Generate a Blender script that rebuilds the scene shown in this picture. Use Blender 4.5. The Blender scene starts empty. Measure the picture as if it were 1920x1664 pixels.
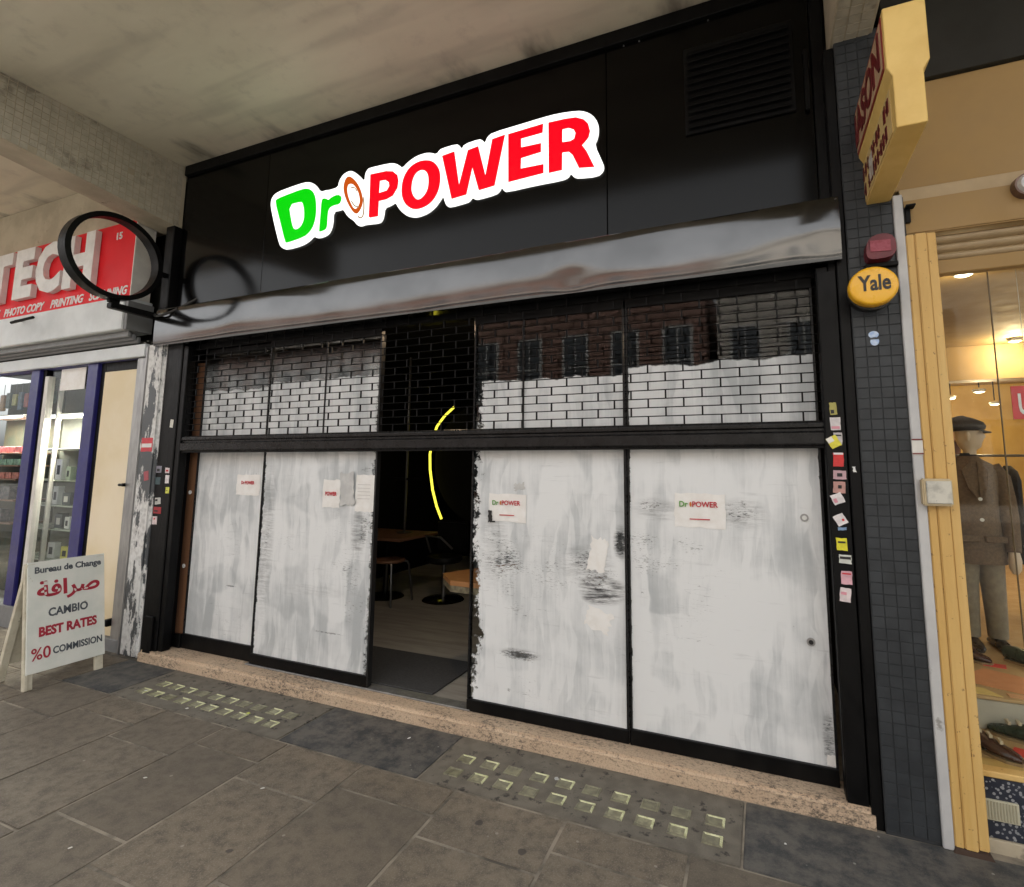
import bpy, bmesh, math, random
from mathutils import Matrix, Vector
random.seed(7)
R_ = math.radians
scene = bpy.context.scene
COL = scene.collection

# ------------------------------------------------------------------ camera
YAW, PITCH, ROLL, FPX, CX, CY, EYE = 0.3930, 0.1215, 0.0056, 989.2, 1019.6, 754.2, 1.6
cy_, sy_, cp_, sp_ = math.cos(YAW), math.sin(YAW), math.cos(PITCH), math.sin(PITCH)
fw = Vector((-sy_*cp_, cy_*cp_, sp_)); rt = Vector((cy_, sy_, 0)); up = rt.cross(fw)
r2 = math.cos(ROLL)*rt + math.sin(ROLL)*up; u2 = -math.sin(ROLL)*rt + math.cos(ROLL)*up
cam_d = bpy.data.cameras.new('camera'); cam = bpy.data.objects.new('camera', cam_d); COL.objects.link(cam)
cam.matrix_world = Matrix(((r2.x, u2.x, -fw.x, 0), (r2.y, u2.y, -fw.y, 0), (r2.z, u2.z, -fw.z, EYE), (0, 0, 0, 1)))
cam_d.sensor_width = 36; cam_d.lens = FPX/1920*36
cam_d.shift_x = (960-CX)/1920; cam_d.shift_y = (CY-832)/1920
cam_d.clip_start = 0.05; cam_d.clip_end = 500
scene.camera = cam
# ------------------------------------------------------------------ sky, sun, exposure
SUN_EL, SUN_AZ = 50, 20           # compass-like azimuth: 0 = +Y, so the sun stands behind the shops
w = bpy.data.worlds.new('World'); scene.world = w; w.use_nodes = True
nt = w.node_tree; nt.nodes.clear()
sky = nt.nodes.new('ShaderNodeTexSky'); sky.sky_type = 'NISHITA'; sky.sun_disc = False
sky.sun_elevation = R_(SUN_EL); sky.sun_rotation = R_(SUN_AZ)
sky.air_density = 1.0; sky.dust_density = 6.0; sky.ozone_density = 1.0
bgn = nt.nodes.new('ShaderNodeBackground'); bgn.inputs[1].default_value = 0.15
hsv = nt.nodes.new('ShaderNodeHueSaturation'); hsv.inputs['Saturation'].default_value = 0.05
wo = nt.nodes.new('ShaderNodeOutputWorld')
nt.links.new(sky.outputs[0], hsv.inputs['Color']); nt.links.new(hsv.outputs[0], bgn.inputs[0]); nt.links.new(bgn.outputs[0], wo.inputs[0])
sun_d = bpy.data.lights.new('sun', 'SUN'); sun_d.energy = 3.4; sun_d.angle = R_(6); sun_d.color = (1, .93, .82)
sun = bpy.data.objects.new('sun', sun_d); COL.objects.link(sun)
sd = Vector((math.sin(R_(SUN_AZ))*math.cos(R_(SUN_EL)), math.cos(R_(SUN_AZ))*math.cos(R_(SUN_EL)), math.sin(R_(SUN_EL))))
sun.rotation_euler = sd.to_track_quat('Z', 'Y').to_euler()
sun.location = sd*30
vs = scene.view_settings
vs.view_transform = 'Standard'; vs.look = 'None'; vs.gamma = 1; vs.use_curve_mapping = False; vs.exposure = 2.0
scene.cycles.max_bounces = 6; scene.cycles.diffuse_bounces = 3; scene.cycles.glossy_bounces = 3; scene.cycles.transmission_bounces = 2; scene.cycles.transparent_max_bounces = 10

# ------------------------------------------------------------------ object helpers
def wloc(o):
    v = Vector((0, 0, 0))
    while o is not None:
        v += o.location; o = o.parent
    return v
def tag(o, label=None, cat=None, group=None, kind=None):
    if label: o['label'] = label
    if cat: o['category'] = cat
    if group: o['group'] = group
    if kind: o['kind'] = kind
    return o
def thing(name, label, cat, loc, group=None):
    o = bpy.data.objects.new(name, None); COL.objects.link(o); o.location = loc
    o.empty_display_size = .1
    return tag(o, label, cat, group)
class B:
    """collects world-space geometry for ONE mesh object"""
    def __init__(s): s.v = []; s.f = []; s.sm = False
    def add(s, vs_, fs):
        n = len(s.v); s.v += [Vector(p) for p in vs_]; s.f += [[i+n for i in f] for f in fs]; return s
    def box(s, x0, x1, y0, y1, z0, z1):
        return s.add([(x0,y0,z0),(x1,y0,z0),(x1,y1,z0),(x0,y1,z0),(x0,y0,z1),(x1,y0,z1),(x1,y1,z1),(x0,y1,z1)],
                     [(0,3,2,1),(4,5,6,7),(0,1,5,4),(1,2,6,5),(2,3,7,6),(3,0,4,7)])
    def bar(s, a, b, r, n=8, r2=None):
        return s.tube([a, b], [r, r if r2 is None else r2], n)
    def tube(s, pts, rs, n=8, closed=False):
        pts = [Vector(p) for p in pts]; m = len(pts)
        if not isinstance(rs, (list, tuple)): rs = [rs]*m
        base = len(s.v); prev = None
        for i, p in enumerate(pts):
            if closed: t = pts[(i+1) % m]-pts[i-1]
            else: t = pts[min(i+1, m-1)]-pts[max(i-1, 0)]
            t.normalize()
            if prev is None:
                a = Vector((0, 0, 1)) if abs(t.z) < .9 else Vector((1, 0, 0))
                prev = t.cross(a).normalized()
            u = (prev-t*prev.dot(t)).normalized(); prev = u; q = t.cross(u)
            for k in range(n):
                an = 2*math.pi*k/n; s.v.append(p+u*math.cos(an)*rs[i]+q*math.sin(an)*rs[i])
        for i in range(m if closed else m-1):
            for k in range(n):
                a = base+i*n+k; b = base+i*n+(k+1) % n; c = base+((i+1) % m)*n+(k+1) % n; d = base+((i+1) % m)*n+k
                s.f.append([a, b, c, d])
        if not closed:
            s.f.append([base+k for k in range(n)][::-1]); s.f.append([base+(m-1)*n+k for k in range(n)])
        s.sm = True
        return s
    def loft(s, rings, n=16, cap=True):
        """rings of (cx,cy,cz,rx,ry[,power])"""
        base = len(s.v)
        for (x, y, z, rx, ry) in rings:
            for k in range(n):
                an = 2*math.pi*k/n; s.v.append(Vector((x+rx*math.cos(an), y+ry*math.sin(an), z)))
        for i in range(len(rings)-1):
            for k in range(n):
                s.f.append([base+i*n+k, base+i*n+(k+1) % n, base+(i+1)*n+(k+1) % n, base+(i+1)*n+k])
        if cap:
            s.f.append([base+k for k in range(n)][::-1]); s.f.append([base+(len(rings)-1)*n+k for k in range(n)])
        s.sm = True
        return s
    def mapped(s, vs_, fs, o, ux, uy, un):
        o, ux, uy, un = Vector(o), Vector(ux), Vector(uy), Vector(un)
        return s.add([o+ux*p[0]+uy*p[1]+un*p[2] for p in vs_], fs)
    def build(s, name, m, parent=None, bevel=0, seg=1, smooth=None):
        me = bpy.data.meshes.new(name)
        if parent is not None: off = wloc(parent)
        else:
            xs = [p.x for p in s.v]; ys = [p.y for p in s.v]; zs = [p.z for p in s.v]
            off = Vector(((min(xs)+max(xs))/2, (min(ys)+max(ys))/2, min(zs)))
        me.from_pydata([p-off for p in s.v], [], s.f)
        bm = bmesh.new(); bm.from_mesh(me)
        bmesh.ops.recalc_face_normals(bm, faces=bm.faces)
        if bevel:
            ed = [e for e in bm.edges if len(e.link_faces) == 2 and e.calc_face_angle(0) > .5]
            bmesh.ops.bevel(bm, geom=ed, offset=bevel, segments=seg, affect='EDGES', clamp_overlap=True)
        bm.to_mesh(me); bm.free()
        if (s.sm if smooth is None else smooth):
            me.polygons.foreach_set('use_smooth', [True]*len(me.polygons))
            try: me.set_sharp_from_angle(angle=R_(42))
            except Exception: pass
        me.materials.append(m)
        o = bpy.data.objects.new(name, me); COL.objects.link(o)
        if parent is not None: o.parent = parent
        else: o.location = off
        return o
def box(name, m, x0, x1, y0, y1, z0, z1, parent=None, bevel=.003, seg=1):
    return B().box(x0, x1, y0, y1, z0, z1).build(name, m, parent, bevel, seg)
def inst(src, parent, world):
    o = src.copy(); COL.objects.link(o); o.parent = parent
    o.location = Vector(world)-(wloc(parent) if parent else Vector((0, 0, 0)))
    return o
def curve_mesh(cu):
    o = bpy.data.objects.new('tmp', cu); COL.objects.link(o)
    dg = bpy.context.evaluated_depsgraph_get(); dg.update()
    me = bpy.data.meshes.new_from_object(o.evaluated_get(dg))
    vs_ = [tuple(p.co) for p in me.vertices]; fs = [list(p.vertices) for p in me.polygons]
    bpy.data.objects.remove(o); bpy.data.curves.remove(cu); bpy.data.meshes.remove(me)
    return vs_, fs
def text_geo(body, wd, ht, depth, bold=.02, shear=0, fit=True):
    """text as geometry: lower-left at 0,0, fitted to wd x ht, depth 0..depth"""
    cu = bpy.data.curves.new('t', 'FONT'); cu.body = body; cu.size = 1; cu.offset = bold; cu.shear = shear
    cu.extrude = .5; cu.resolution_u = 3; cu.fill_mode = 'BOTH'
    vs_, fs = curve_mesh(cu)
    if not vs_: return [(0, 0, 0)], []
    x0 = min(p[0] for p in vs_); x1 = max(p[0] for p in vs_); y0 = min(p[1] for p in vs_); y1 = max(p[1] for p in vs_)
    kx = wd/(x1-x0); ky = ht/(y1-y0)
    return [((p[0]-x0)*kx, (p[1]-y0)*ky, (p[2]+.5)*depth) for p in vs_], fs
def shape_geo(loops, depth):
    cu = bpy.data.curves.new('s', 'CURVE'); cu.dimensions = '2D'; cu.fill_mode = 'BOTH'; cu.extrude = .5
    for l in loops:
        sp = cu.splines.new('POLY'); sp.points.add(len(l)-1); sp.use_cyclic_u = True
        for i, p in enumerate(l): sp.points[i].co = (p[0], p[1], 0, 1)
    vs_, fs = curve_mesh(cu)
    return [(p[0], p[1], (p[2]+.5)*depth) for p in vs_], fs
def chaikin(l, n=1):
    for _ in range(n):
        o = []
        for i in range(len(l)):
            a, b = l[i], l[(i+1) % len(l)]
            o += [(a[0]*.75+b[0]*.25, a[1]*.75+b[1]*.25), (a[0]*.25+b[0]*.75, a[1]*.25+b[1]*.75)]
        l = o
    return l
XF, ZF, NF = (1, 0, 0), (0, 0, 1), (0, -1, 0)          # facing the street
def ftext(body, x, z, wd, ht, y, depth, bold=.02, shear=0):
    vs_, fs = text_geo(body, wd, ht, depth, bold, shear)
    return B().mapped(vs_, fs, (x, y, z), XF, ZF, NF)

# ------------------------------------------------------------------ material helpers
class G:
    def __init__(s, name):
        s.m = bpy.data.materials.new(name); s.m.use_nodes = True; s.t = s.m.node_tree; s.t.nodes.clear()
        s.out = s.t.nodes.new('ShaderNodeOutputMaterial')
        g = s.t.nodes.new('ShaderNodeNewGeometry'); s.pos = g.outputs['Position']
        x = s.t.nodes.new('ShaderNodeSeparateXYZ'); s.link(s.pos, x.inputs[0]); s.X, s.Y, s.Z = x.outputs
    def link(s, a, b): s.t.links.new(a, b)
    def put(s, v, sock):
        if isinstance(v, (int, float)): sock.default_value = v
        elif isinstance(v, (tuple, list)): sock.default_value = tuple(v)+((1,) if len(v) == 3 and len(sock.default_value) == 4 else ())
        else: s.link(v, sock)
    def op(s, o, a, b=0, c=None, clamp=False):
        n = s.t.nodes.new('ShaderNodeMath'); n.operation = o; n.use_clamp = clamp
        s.put(a, n.inputs[0]); s.put(b, n.inputs[1])
        if c is not None: s.put(c, n.inputs[2])
        return n.outputs[0]
    def noise(s, scale=5, stretch=(1, 1, 1), detail=4, rough=.55, off=(0, 0, 0), dist=0, vec=None):
        mp = s.t.nodes.new('ShaderNodeMapping'); mp.inputs['Scale'].default_value = stretch; mp.inputs['Location'].default_value = off
        s.link(vec or s.pos, mp.inputs[0])
        n = s.t.nodes.new('ShaderNodeTexNoise'); n.inputs['Scale'].default_value = scale; n.inputs['Detail'].default_value = detail
        n.inputs['Roughness'].default_value = rough; n.inputs['Distortion'].default_value = dist
        s.link(mp.outputs[0], n.inputs['Vector']); return n.outputs['Fac']
    def warp(s, scale, amt, off=(0, 0, 0)):
        n = s.t.nodes.new('ShaderNodeTexNoise'); n.inputs['Scale'].default_value = scale; n.inputs['Detail'].default_value = 3
        mp = s.t.nodes.new('ShaderNodeMapping'); mp.inputs['Location'].default_value = off; s.link(s.pos, mp.inputs[0]); s.link(mp.outputs[0], n.inputs['Vector'])
        m = s.t.nodes.new('ShaderNodeVectorMath'); m.operation = 'MULTIPLY_ADD'; s.link(n.outputs['Color'], m.inputs[0]); m.inputs[1].default_value = (amt,)*3; s.link(s.pos, m.inputs[2]); return m.outputs[0]
    def cells(s, vec, stretch, off=(0, 0, 0), smooth=.5):
        mp = s.t.nodes.new('ShaderNodeMapping'); mp.inputs['Scale'].default_value = stretch; mp.inputs['Location'].default_value = off; s.link(vec, mp.inputs[0])
        n = s.t.nodes.new('ShaderNodeTexVoronoi'); n.feature = 'SMOOTH_F1'; n.inputs['Scale'].default_value = 1; n.inputs['Smoothness'].default_value = smooth
        s.link(mp.outputs[0], n.inputs['Vector']); sp = s.t.nodes.new('ShaderNodeSeparateColor'); s.link(n.outputs['Color'], sp.inputs[0]); return sp.outputs[0]
    def voro(s, scale=5, stretch=(1, 1, 1), feature='F1', out='Distance', off=(0, 0, 0)):
        mp = s.t.nodes.new('ShaderNodeMapping'); mp.inputs['Scale'].default_value = stretch; mp.inputs['Location'].default_value = off
        s.link(s.pos, mp.inputs[0])
        n = s.t.nodes.new('ShaderNodeTexVoronoi'); n.feature = feature; n.inputs['Scale'].default_value = scale
        s.link(mp.outputs[0], n.inputs['Vector']); return n.outputs[out]
    def sm(s, v, lo, hi, a=0, b=1):
        n = s.t.nodes.new('ShaderNodeMapRange'); n.interpolation_type = 'SMOOTHSTEP'
        s.put(v, n.inputs[0]); n.inputs[1].default_value = lo; n.inputs[2].default_value = hi
        n.inputs[3].default_value = a; n.inputs[4].default_value = b; return n.outputs[0]
    def mix(s, f, a, b):
        n = s.t.nodes.new('ShaderNodeMix'); n.data_type = 'RGBA'
        s.put(f, n.inputs[0]); s.put(a, n.inputs[6]); s.put(b, n.inputs[7]); return n.outputs[2]
    def rnd(s):
        return s.t.nodes.new('ShaderNodeObjectInfo').outputs['Random']
    def pr(s, col, rough=.6, metal=0, spec=.5, coat=0, bump=None, bstr=.2, bdist=.01, emit=None, estr=0):
        p = s.t.nodes.new('ShaderNodeBsdfPrincipled')
        s.put(col, p.inputs['Base Color']); s.put(rough, p.inputs['Roughness']); s.put(metal, p.inputs['Metallic'])
        p.inputs['Specular IOR Level'].default_value = spec
        p.inputs['Coat Weight'].default_value = coat; p.inputs['Coat Roughness'].default_value = .08
        if bump is not None:
            b = s.t.nodes.new('ShaderNodeBump'); b.inputs['Strength'].default_value = bstr; b.inputs['Distance'].default_value = bdist
            s.link(bump, b.inputs['Height']); s.link(b.outputs[0], p.inputs['Normal'])
        if emit is not None:
            s.put(emit, p.inputs['Emission Color']); p.inputs['Emission Strength'].default_value = estr
        return p.outputs[0]
    def glass(s, rough=.02, tint=(.93, .95, .94), k=1.0):
        tr = s.t.nodes.new('ShaderNodeBsdfTransparent'); tr.inputs[0].default_value = tint+(1,)
        gl = s.t.nodes.new('ShaderNodeBsdfGlossy'); gl.inputs['Roughness'].default_value = rough
        ge = s.t.nodes.new('ShaderNodeNewGeometry'); dt = s.t.nodes.new('ShaderNodeVectorMath'); dt.operation = 'DOT_PRODUCT'
        s.link(ge.outputs['Normal'], dt.inputs[0]); s.link(ge.outputs['Incoming'], dt.inputs[1])
        q = s.op('SUBTRACT', 1, s.op('ABSOLUTE', dt.outputs['Value']), clamp=True)      # Schlick, same on both faces of a pane
        f = s.op('MULTIPLY', s.op('ADD', .04, s.op('MULTIPLY', s.op('POWER', q, 5), .96)), k, clamp=True)
        mx = s.t.nodes.new('ShaderNodeMixShader'); s.link(f, mx.inputs[0]); s.link(tr.outputs[0], mx.inputs[1]); s.link(gl.outputs[0], mx.inputs[2])
        return mx.outputs[0]
    def mixsh(s, f, a, b):
        mx = s.t.nodes.new('ShaderNodeMixShader'); s.put(f, mx.inputs[0]); s.link(a, mx.inputs[1]); s.link(b, mx.inputs[2]); return mx.outputs[0]
    def done(s, sh): s.link(sh, s.out.inputs[0]); return s.m
_mc = {}
def pm(name, c, c2=None, scale=6, rough=.6, metal=0, bump=0, bscale=60, spec=.5, coat=0, rnd=0, stretch=(1, 1, 1), spots=None, lo=.35, hi=.65):
    if name in _mc: return _mc[name]
    g = G(name)
    col = c
    if c2 is not None: col = g.mix(g.sm(g.noise(scale, stretch, 6, .6), lo, hi), c, c2)
    elif True: col = g.mix(g.noise(scale*3, stretch, 5), tuple(x*.86 for x in c), tuple(min(1, x*1.12) for x in c))
    if spots:
        sc, sscale, th, wd = spots
        col = g.mix(g.sm(g.noise(sscale, (1, 1, 1), 5, .65, off=(3.1, 7.7, 1.3)), th, th+wd), col, sc)
    if rnd:
        col = g.mix(g.op('MULTIPLY', g.rnd(), rnd), col, tuple(x*.45 for x in c))
    ro = g.sm(g.noise(scale*4, stretch, 4), .3, .7, max(.02, rough-.07), min(1, rough+.07))
    h = g.noise(bscale, stretch, 5) if bump else None
    _mc[name] = g.done(g.pr(col, ro, metal, spec, coat, h, bump, .01)); return _mc[name]
def emat(name, c, k):
    g = G(name); return g.done(g.pr(tuple(x*.05 for x in c), .5, spec=.15, emit=c, estr=k*.5))
def glassmat(name, **k):
    g = G(name); return g.done(g.glass(**k))
# ------------------------------------------------------------------ materials
def m_slab():
    g = G('paving_stone')
    n1 = g.noise(1.3, detail=5); n2 = g.noise(14, detail=8, rough=.7); n3 = g.noise(160, detail=3)
    c = g.mix(g.sm(n1, .3, .7), (.160, .130, .094), (.222, .182, .132))
    c = g.mix(g.op('MULTIPLY', g.sm(n2, .40, .66), .75), c, (.080, .068, .053))
    c = g.mix(g.op('MULTIPLY', g.sm(n3, .5, .68), .55), c, (.30, .265, .215))
    c = g.mix(g.op('MULTIPLY', g.rnd(), .6), c, (.11, .093, .072))
    gum = g.op('MULTIPLY', g.sm(g.op('ADD', g.voro(3.4), g.op('MULTIPLY', g.noise(30), .07)), .09, .11, 1, 0), .85)
    c = g.mix(gum, c, (.05, .044, .038))
    pale = g.sm(g.op('ADD', g.voro(4.3, off=(5, 2, 0)), g.op('MULTIPLY', g.noise(40), .05)), .05, .062, .55, 0)
    c = g.mix(pale, c, (.38, .35, .3))
    return g.done(g.pr(c, g.sm(n2, .3, .7, .62, .85), bump=g.op('ADD', g.op('MULTIPLY', n2, .6), g.op('MULTIPLY', n3, .5)), bstr=.35, bdist=.006))
def m_darkslab():
    g = G('dark_asphalt_slab')
    n2 = g.noise(9, detail=8, rough=.7); n3 = g.noise(180, detail=3)
    c = g.mix(g.sm(n2, .36, .62), (.045, .048, .050), (.12, .112, .10))
    c = g.mix(g.op('MULTIPLY', g.sm(n3, .55, .75), .5), c, (.15, .15, .145))
    c = g.mix(g.sm(g.op('ADD', g.voro(9, off=(1, 2, 0)), g.op('MULTIPLY', g.noise(60), .07)), .075, .09, .7, 0), c, (.3, .3, .28))
    return g.done(g.pr(c, .7, bump=n3, bstr=.35, bdist=.005))
def m_step():
    g = G('sandy_step_stone')
    n1 = g.noise(3, detail=5); n2 = g.noise(44, (1, 1.6, 1.6), 8, .78); n3 = g.noise(120, detail=4)
    c = g.mix(g.sm(n1, .3, .7), (.54, .40, .275), (.62, .475, .335))
    c = g.mix(g.op('MULTIPLY', g.sm(n3, .45, .7), .5), c, (.27, .2, .14))
    c = g.mix(g.sm(g.op('ADD', n2, g.op('MULTIPLY', g.noise(2.2, off=(4, 1, 0)), .35)), .665, .80, 0, .85), c, (.075, .063, .052))
    return g.done(g.pr(c, .8, bump=n2, bstr=.4, bdist=.008))
def m_soffit():
    g = G('painted_concrete_soffit')
    big = g.noise(.9, (.45, 1.3, 1), 5, .6); fine = g.noise(90, detail=4); mid = g.noise(6, detail=7, rough=.65)
    c = g.mix(g.sm(big, .3, .72), (.66, .60, .46), (.80, .74, .58))
    c = g.mix(g.sm(g.noise(.7, off=(9, 3, 0)), .5, .72, 0, .6), c, (.76, .62, .52))
    c = g.mix(g.op('MULTIPLY', g.sm(mid, .5, .75), .3), c, (.36, .32, .26))
    band = g.sm(g.noise(2.2, (.25, 1.6, 1), 3, off=(2, 0, 0)), .48, .66, 0, .45)
    c = g.mix(band, c, (.42, .38, .30))
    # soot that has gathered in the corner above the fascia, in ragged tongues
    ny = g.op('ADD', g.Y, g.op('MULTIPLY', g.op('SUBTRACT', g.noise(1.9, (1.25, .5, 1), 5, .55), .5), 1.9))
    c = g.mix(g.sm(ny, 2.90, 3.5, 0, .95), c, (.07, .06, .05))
    return g.done(g.pr(c, .85, bump=g.op('ADD', fine, mid), bstr=.15, bdist=.006))
def m_whitewash(name, x0, x1, ztop, scr, edgeL=0, edgeR=0, seed=0, bare=0, swirl=0, smear=(), thin=0):
    """brushed whitewash on glass: overlapping brush patches, flaked edges, scratches, soft black smears"""
    g = G(name); X, Z = g.X, g.Z
    o = (seed*3.7, 0, seed*1.9)
    wv = g.warp(2.4, .16, o)
    cl = g.noise(1.7, off=o, detail=7, rough=.62); c1 = g.cells(wv, (8, .01, 1.5), o, .3); c2 = g.cells(wv, (19, .01, 2.6), (o[0]+4, 0, 2), .12)
    hair = g.noise(1, (70, .01, 2.6), 5, .65, o)
    v = g.op('ADD', g.op('ADD', g.op('MULTIPLY', cl, .56), g.op('MULTIPLY', c1, .17)), g.op('ADD', g.op('MULTIPLY', c2, .11), g.op('MULTIPLY', hair, .16)))
    if not swirl:
        wv2 = g.warp(1.3, .5, (o[0]+7, 0, 3)); c3 = g.cells(wv2, (3.2, .01, 4.5), (o[0]+2, 0, 1), .25)
        v = g.op('ADD', v, g.op('MULTIPLY', g.op('SUBTRACT', c3, .5), .13))
    if swirl:
        zone = g.sm(g.op('ADD', Z, g.op('MULTIPLY', g.noise(2.1, off=(1, 0, 4)), .6)), 1.2, 1.55, 1, 0)
        wv2 = g.warp(1.6, .45, (7, 0, 3)); c3 = g.cells(wv2, (2.4, .01, 7), (2, 0, 1), .25); c4 = g.cells(wv2, (5, .01, 2.2), (5, 0, 6), .2)
        v = g.op('ADD', v, g.op('MULTIPLY', zone, g.op('ADD', .05, g.op('MULTIPLY', g.op('SUBTRACT', g.op('ADD', c3, c4), 1.0), .12))))
    col = g.mix(g.sm(v, .31, .60), (.45, .475, .485), (.765, .78, .78))
    col = g.mix(g.sm(g.noise(1, (3, .01, 34), 6, .65, (o[0], 0, 5)), .58, .74, 0, .35), col, (.38, .395, .40))
    patch = g.sm(g.noise(1.4, off=(o[0]+5, 0, 1), detail=3), .5, .68)
    # hairline scratches in patches
    sc1 = g.sm(g.op('ABSOLUTE', g.op('SUBTRACT', g.noise(1, (2.2, .01, 15), 4, .6, (o[0], 0, 7)), .5)), .0015, .005, .55, 0)
    col = g.mix(g.op('MULTIPLY', sc1, g.op('MULTIPLY', patch, g.sm(g.noise(7, off=(o[0]+1, 0, 0)), .5, .6))), col, (.13, .135, .14))
    for (cx, cz, rx, rz, k) in smear:
        d = g.op('ADD', g.op('POWER', g.op('ABSOLUTE', g.op('DIVIDE', g.op('SUBTRACT', X, cx), rx)), 2), g.op('POWER', g.op('ABSOLUTE', g.op('DIVIDE', g.op('SUBTRACT', Z, cz), rz)), 2))
        ga = g.sm(g.op('SUBTRACT', 1, d), 0, .9)
        ns = g.sm(g.noise(1, (7, .01, 55), 6, .7, (cx*9, 0, cz*5)), .36, .64)
        col = g.mix(g.op('MULTIPLY', g.op('MULTIPLY', ga, ns), k), col, (.03, .03, .032))
    edge = g.op('ADD', ztop, g.op('ADD', g.op('MULTIPLY', g.op('SUBTRACT', g.noise(4.5, (1, 1, .02), 3, .5, o), .5), .10), g.op('MULTIPLY', g.op('SUBTRACT', g.noise(30, (1, 1, .02), 2), .5), .012)))
    m = g.sm(g.op('SUBTRACT', edge, Z), 0, .012)
    sn = g.noise(1, (30, .01, 120), 8, .78, (o[0]+2, 0, 3)); sn2 = g.noise(26, (1, .01, .8), 8, .75, (o[0], 0, 9)); brk = g.noise(6, (1, .01, 1.6), 3, .5, (o[0]+3, 0, 2))
    hole = None
    def acc(h):
        nonlocal hole
        hole = h if hole is None else g.op('MAXIMUM', hole, h)
    for (cx, cz, rx, rz, k) in scr:
        d = g.op('ADD', g.op('POWER', g.op('ABSOLUTE', g.op('DIVIDE', g.op('SUBTRACT', X, cx), rx)), 2), g.op('POWER', g.op('ABSOLUTE', g.op('DIVIDE', g.op('SUBTRACT', Z, cz), rz)), 2))
        ga = g.op('MULTIPLY', g.op('SUBTRACT', 1, d, clamp=True), k)
        acc(g.sm(g.op('ADD', g.op('ADD', g.op('MULTIPLY', sn, .75), g.op('MULTIPLY', brk, .25)), g.op('MULTIPLY', ga, .27)), .69, .77, 0, .92))
    for on, xe, sg in ((edgeL, x0, 1), (edgeR, x1, -1)):
        if on:
            d = g.op('DIVIDE', g.op('MULTIPLY', g.op('SUBTRACT', X, xe), sg), on)
            zb = g.noise(1.5, (.02, 1, 1), 4, .6, (o[0], 0, 4))
            ga = g.op('SUBTRACT', g.op('ADD', .1, g.op('MULTIPLY', zb, 1.7)), d, clamp=True)
            acc(g.sm(g.op('ADD', sn2, g.op('MULTIPLY', ga, .42)), .68, .75))
    if bare:
        acc(g.sm(g.op('ADD', sn, g.op('MULTIPLY', patch, .14)), .72, .79, 0, bare))
    fac = m if hole is None else g.op('MULTIPLY', m, g.op('SUBTRACT', 1, hole))
    if thin: fac = g.op('MAXIMUM', fac, g.op('MULTIPLY', g.sm(Z, 2.52, 2.30, 0, thin), g.sm(g.noise(1, (9, .01, 3), 5, .6, o), .3, .7, .3, 1)))
    wash = g.pr(col, .5, spec=.4)
    return g.done(g.mixsh(fac, g.glass(.015, (.9, .92, .92), .5), wash))
def m_peel(name, under, paint, th=.5, sc=3.5):
    g = G(name)
    n = g.op('ADD', g.noise(sc, (1.6, 1.6, .55), 9, .68), g.op('MULTIPLY', g.noise(.9, (1, 1, .8), 2, off=(3, 0, 2)), .35))
    f = g.sm(n, th+.16, th+.19)
    c = g.mix(f, paint, under); c = g.mix(g.op('MULTIPLY', g.sm(g.noise(25, detail=6), .4, .7), .35), c, (.09, .085, .08))
    return g.done(g.pr(c, g.sm(f, 0, 1, .38, .75), bump=g.op('SUBTRACT', 1, f), bstr=.6, bdist=.003))
def m_terrazzo():
    g = G('blue_terrazzo')
    c = g.mix(g.sm(g.noise(6, detail=5), .35, .65), (.012, .016, .030), (.03, .035, .05))
    c = g.mix(g.sm(g.op('ADD', g.voro(62), g.op('MULTIPLY', g.noise(90), .3)), .46, .54, .8, 0), c, (.34, .35, .36))
    return g.done(g.pr(c, .35, coat=.2))
def m_hood():
    g = G('dented_dark_steel')
    br = g.noise(1, (2, 2, 260), 3, .5); sm_ = g.noise(3, detail=6, rough=.6)
    c = g.mix(g.sm(sm_, .35, .7), (.12, .12, .12), (.15, .15, .15))
    c = g.mix(g.sm(g.noise(12, detail=7, rough=.7), .62, .74, 0, .5), c, (.1, .1, .1))
    return g.done(g.pr(c, g.sm(sm_, .3, .7, .10, .15), metal=1, bump=br, bstr=.02, bdist=.002))
M = {}
M['slab'] = m_slab(); M['dslab'] = m_darkslab(); M['step'] = m_step(); M['soffit'] = m_soffit(); M['hood'] = m_hood(); M['terr'] = m_terrazzo()
M['mortar'] = pm('pale_mortar', (.32, .28, .22), (.09, .08, .065), 4, .9, bump=.4, bscale=80)
M['asphalt'] = pm('asphalt', (.10, .098, .095), (.12, .118, .114), 20, .9)
M['kerb'] = pm('granite_kerb', (.2, .2, .19), (.28, .27, .26), 40, .8)
g = G('glossy_black_panel'); M['blackgloss'] = g.done(g.pr((.0015, .0015, .0015), g.sm(g.noise(1.2, detail=2), .3, .7, .12, .16), spec=.22))
M['blackpaint'] = pm('black_painted_steel', (.003, .003, .0033), (.006, .006, .006), 8, .45, spec=.14, bump=.05, bscale=25)
M['blackold'] = pm('scuffed_black_paint', (.0025, .0025, .003), (.005, .005, .005), 7, .4, spec=.16, bump=.12, bscale=40, spots=((.05, .05, .047), 55, .72, .06), stretch=(1, 1, .4))
M['blackplastic'] = pm('black_plastic', (.012, .012, .012), rough=.4)
M['alu'] = pm('dull_aluminium', (.42, .42, .41), (.3, .3, .3), 12, .4, metal=.7, stretch=(1, 1, .2))
M['bartrim'] = pm('dark_anodised_bar', (.020, .020, .021), (.012, .012, .012), 9, .3, metal=.4, spec=.3)
M['greybox'] = pm('pale_grey_paint', (.66, .69, .69), (.58, .61, .61), 3, .5)
M['dgreybox'] = pm('mid_grey_paint', (.20, .205, .205), rough=.55)
M['redboard'] = pm('red_acrylic', (.72, .012, .02), rough=.5, scale=1, spec=.2)
M['offwhite'] = pm('off_white_plastic', (.72, .70, .64), (.62, .60, .55), 6, .5)
M['white'] = pm('white_paint', (.78, .78, .76), (.66, .66, .64), 5, .5)
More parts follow.
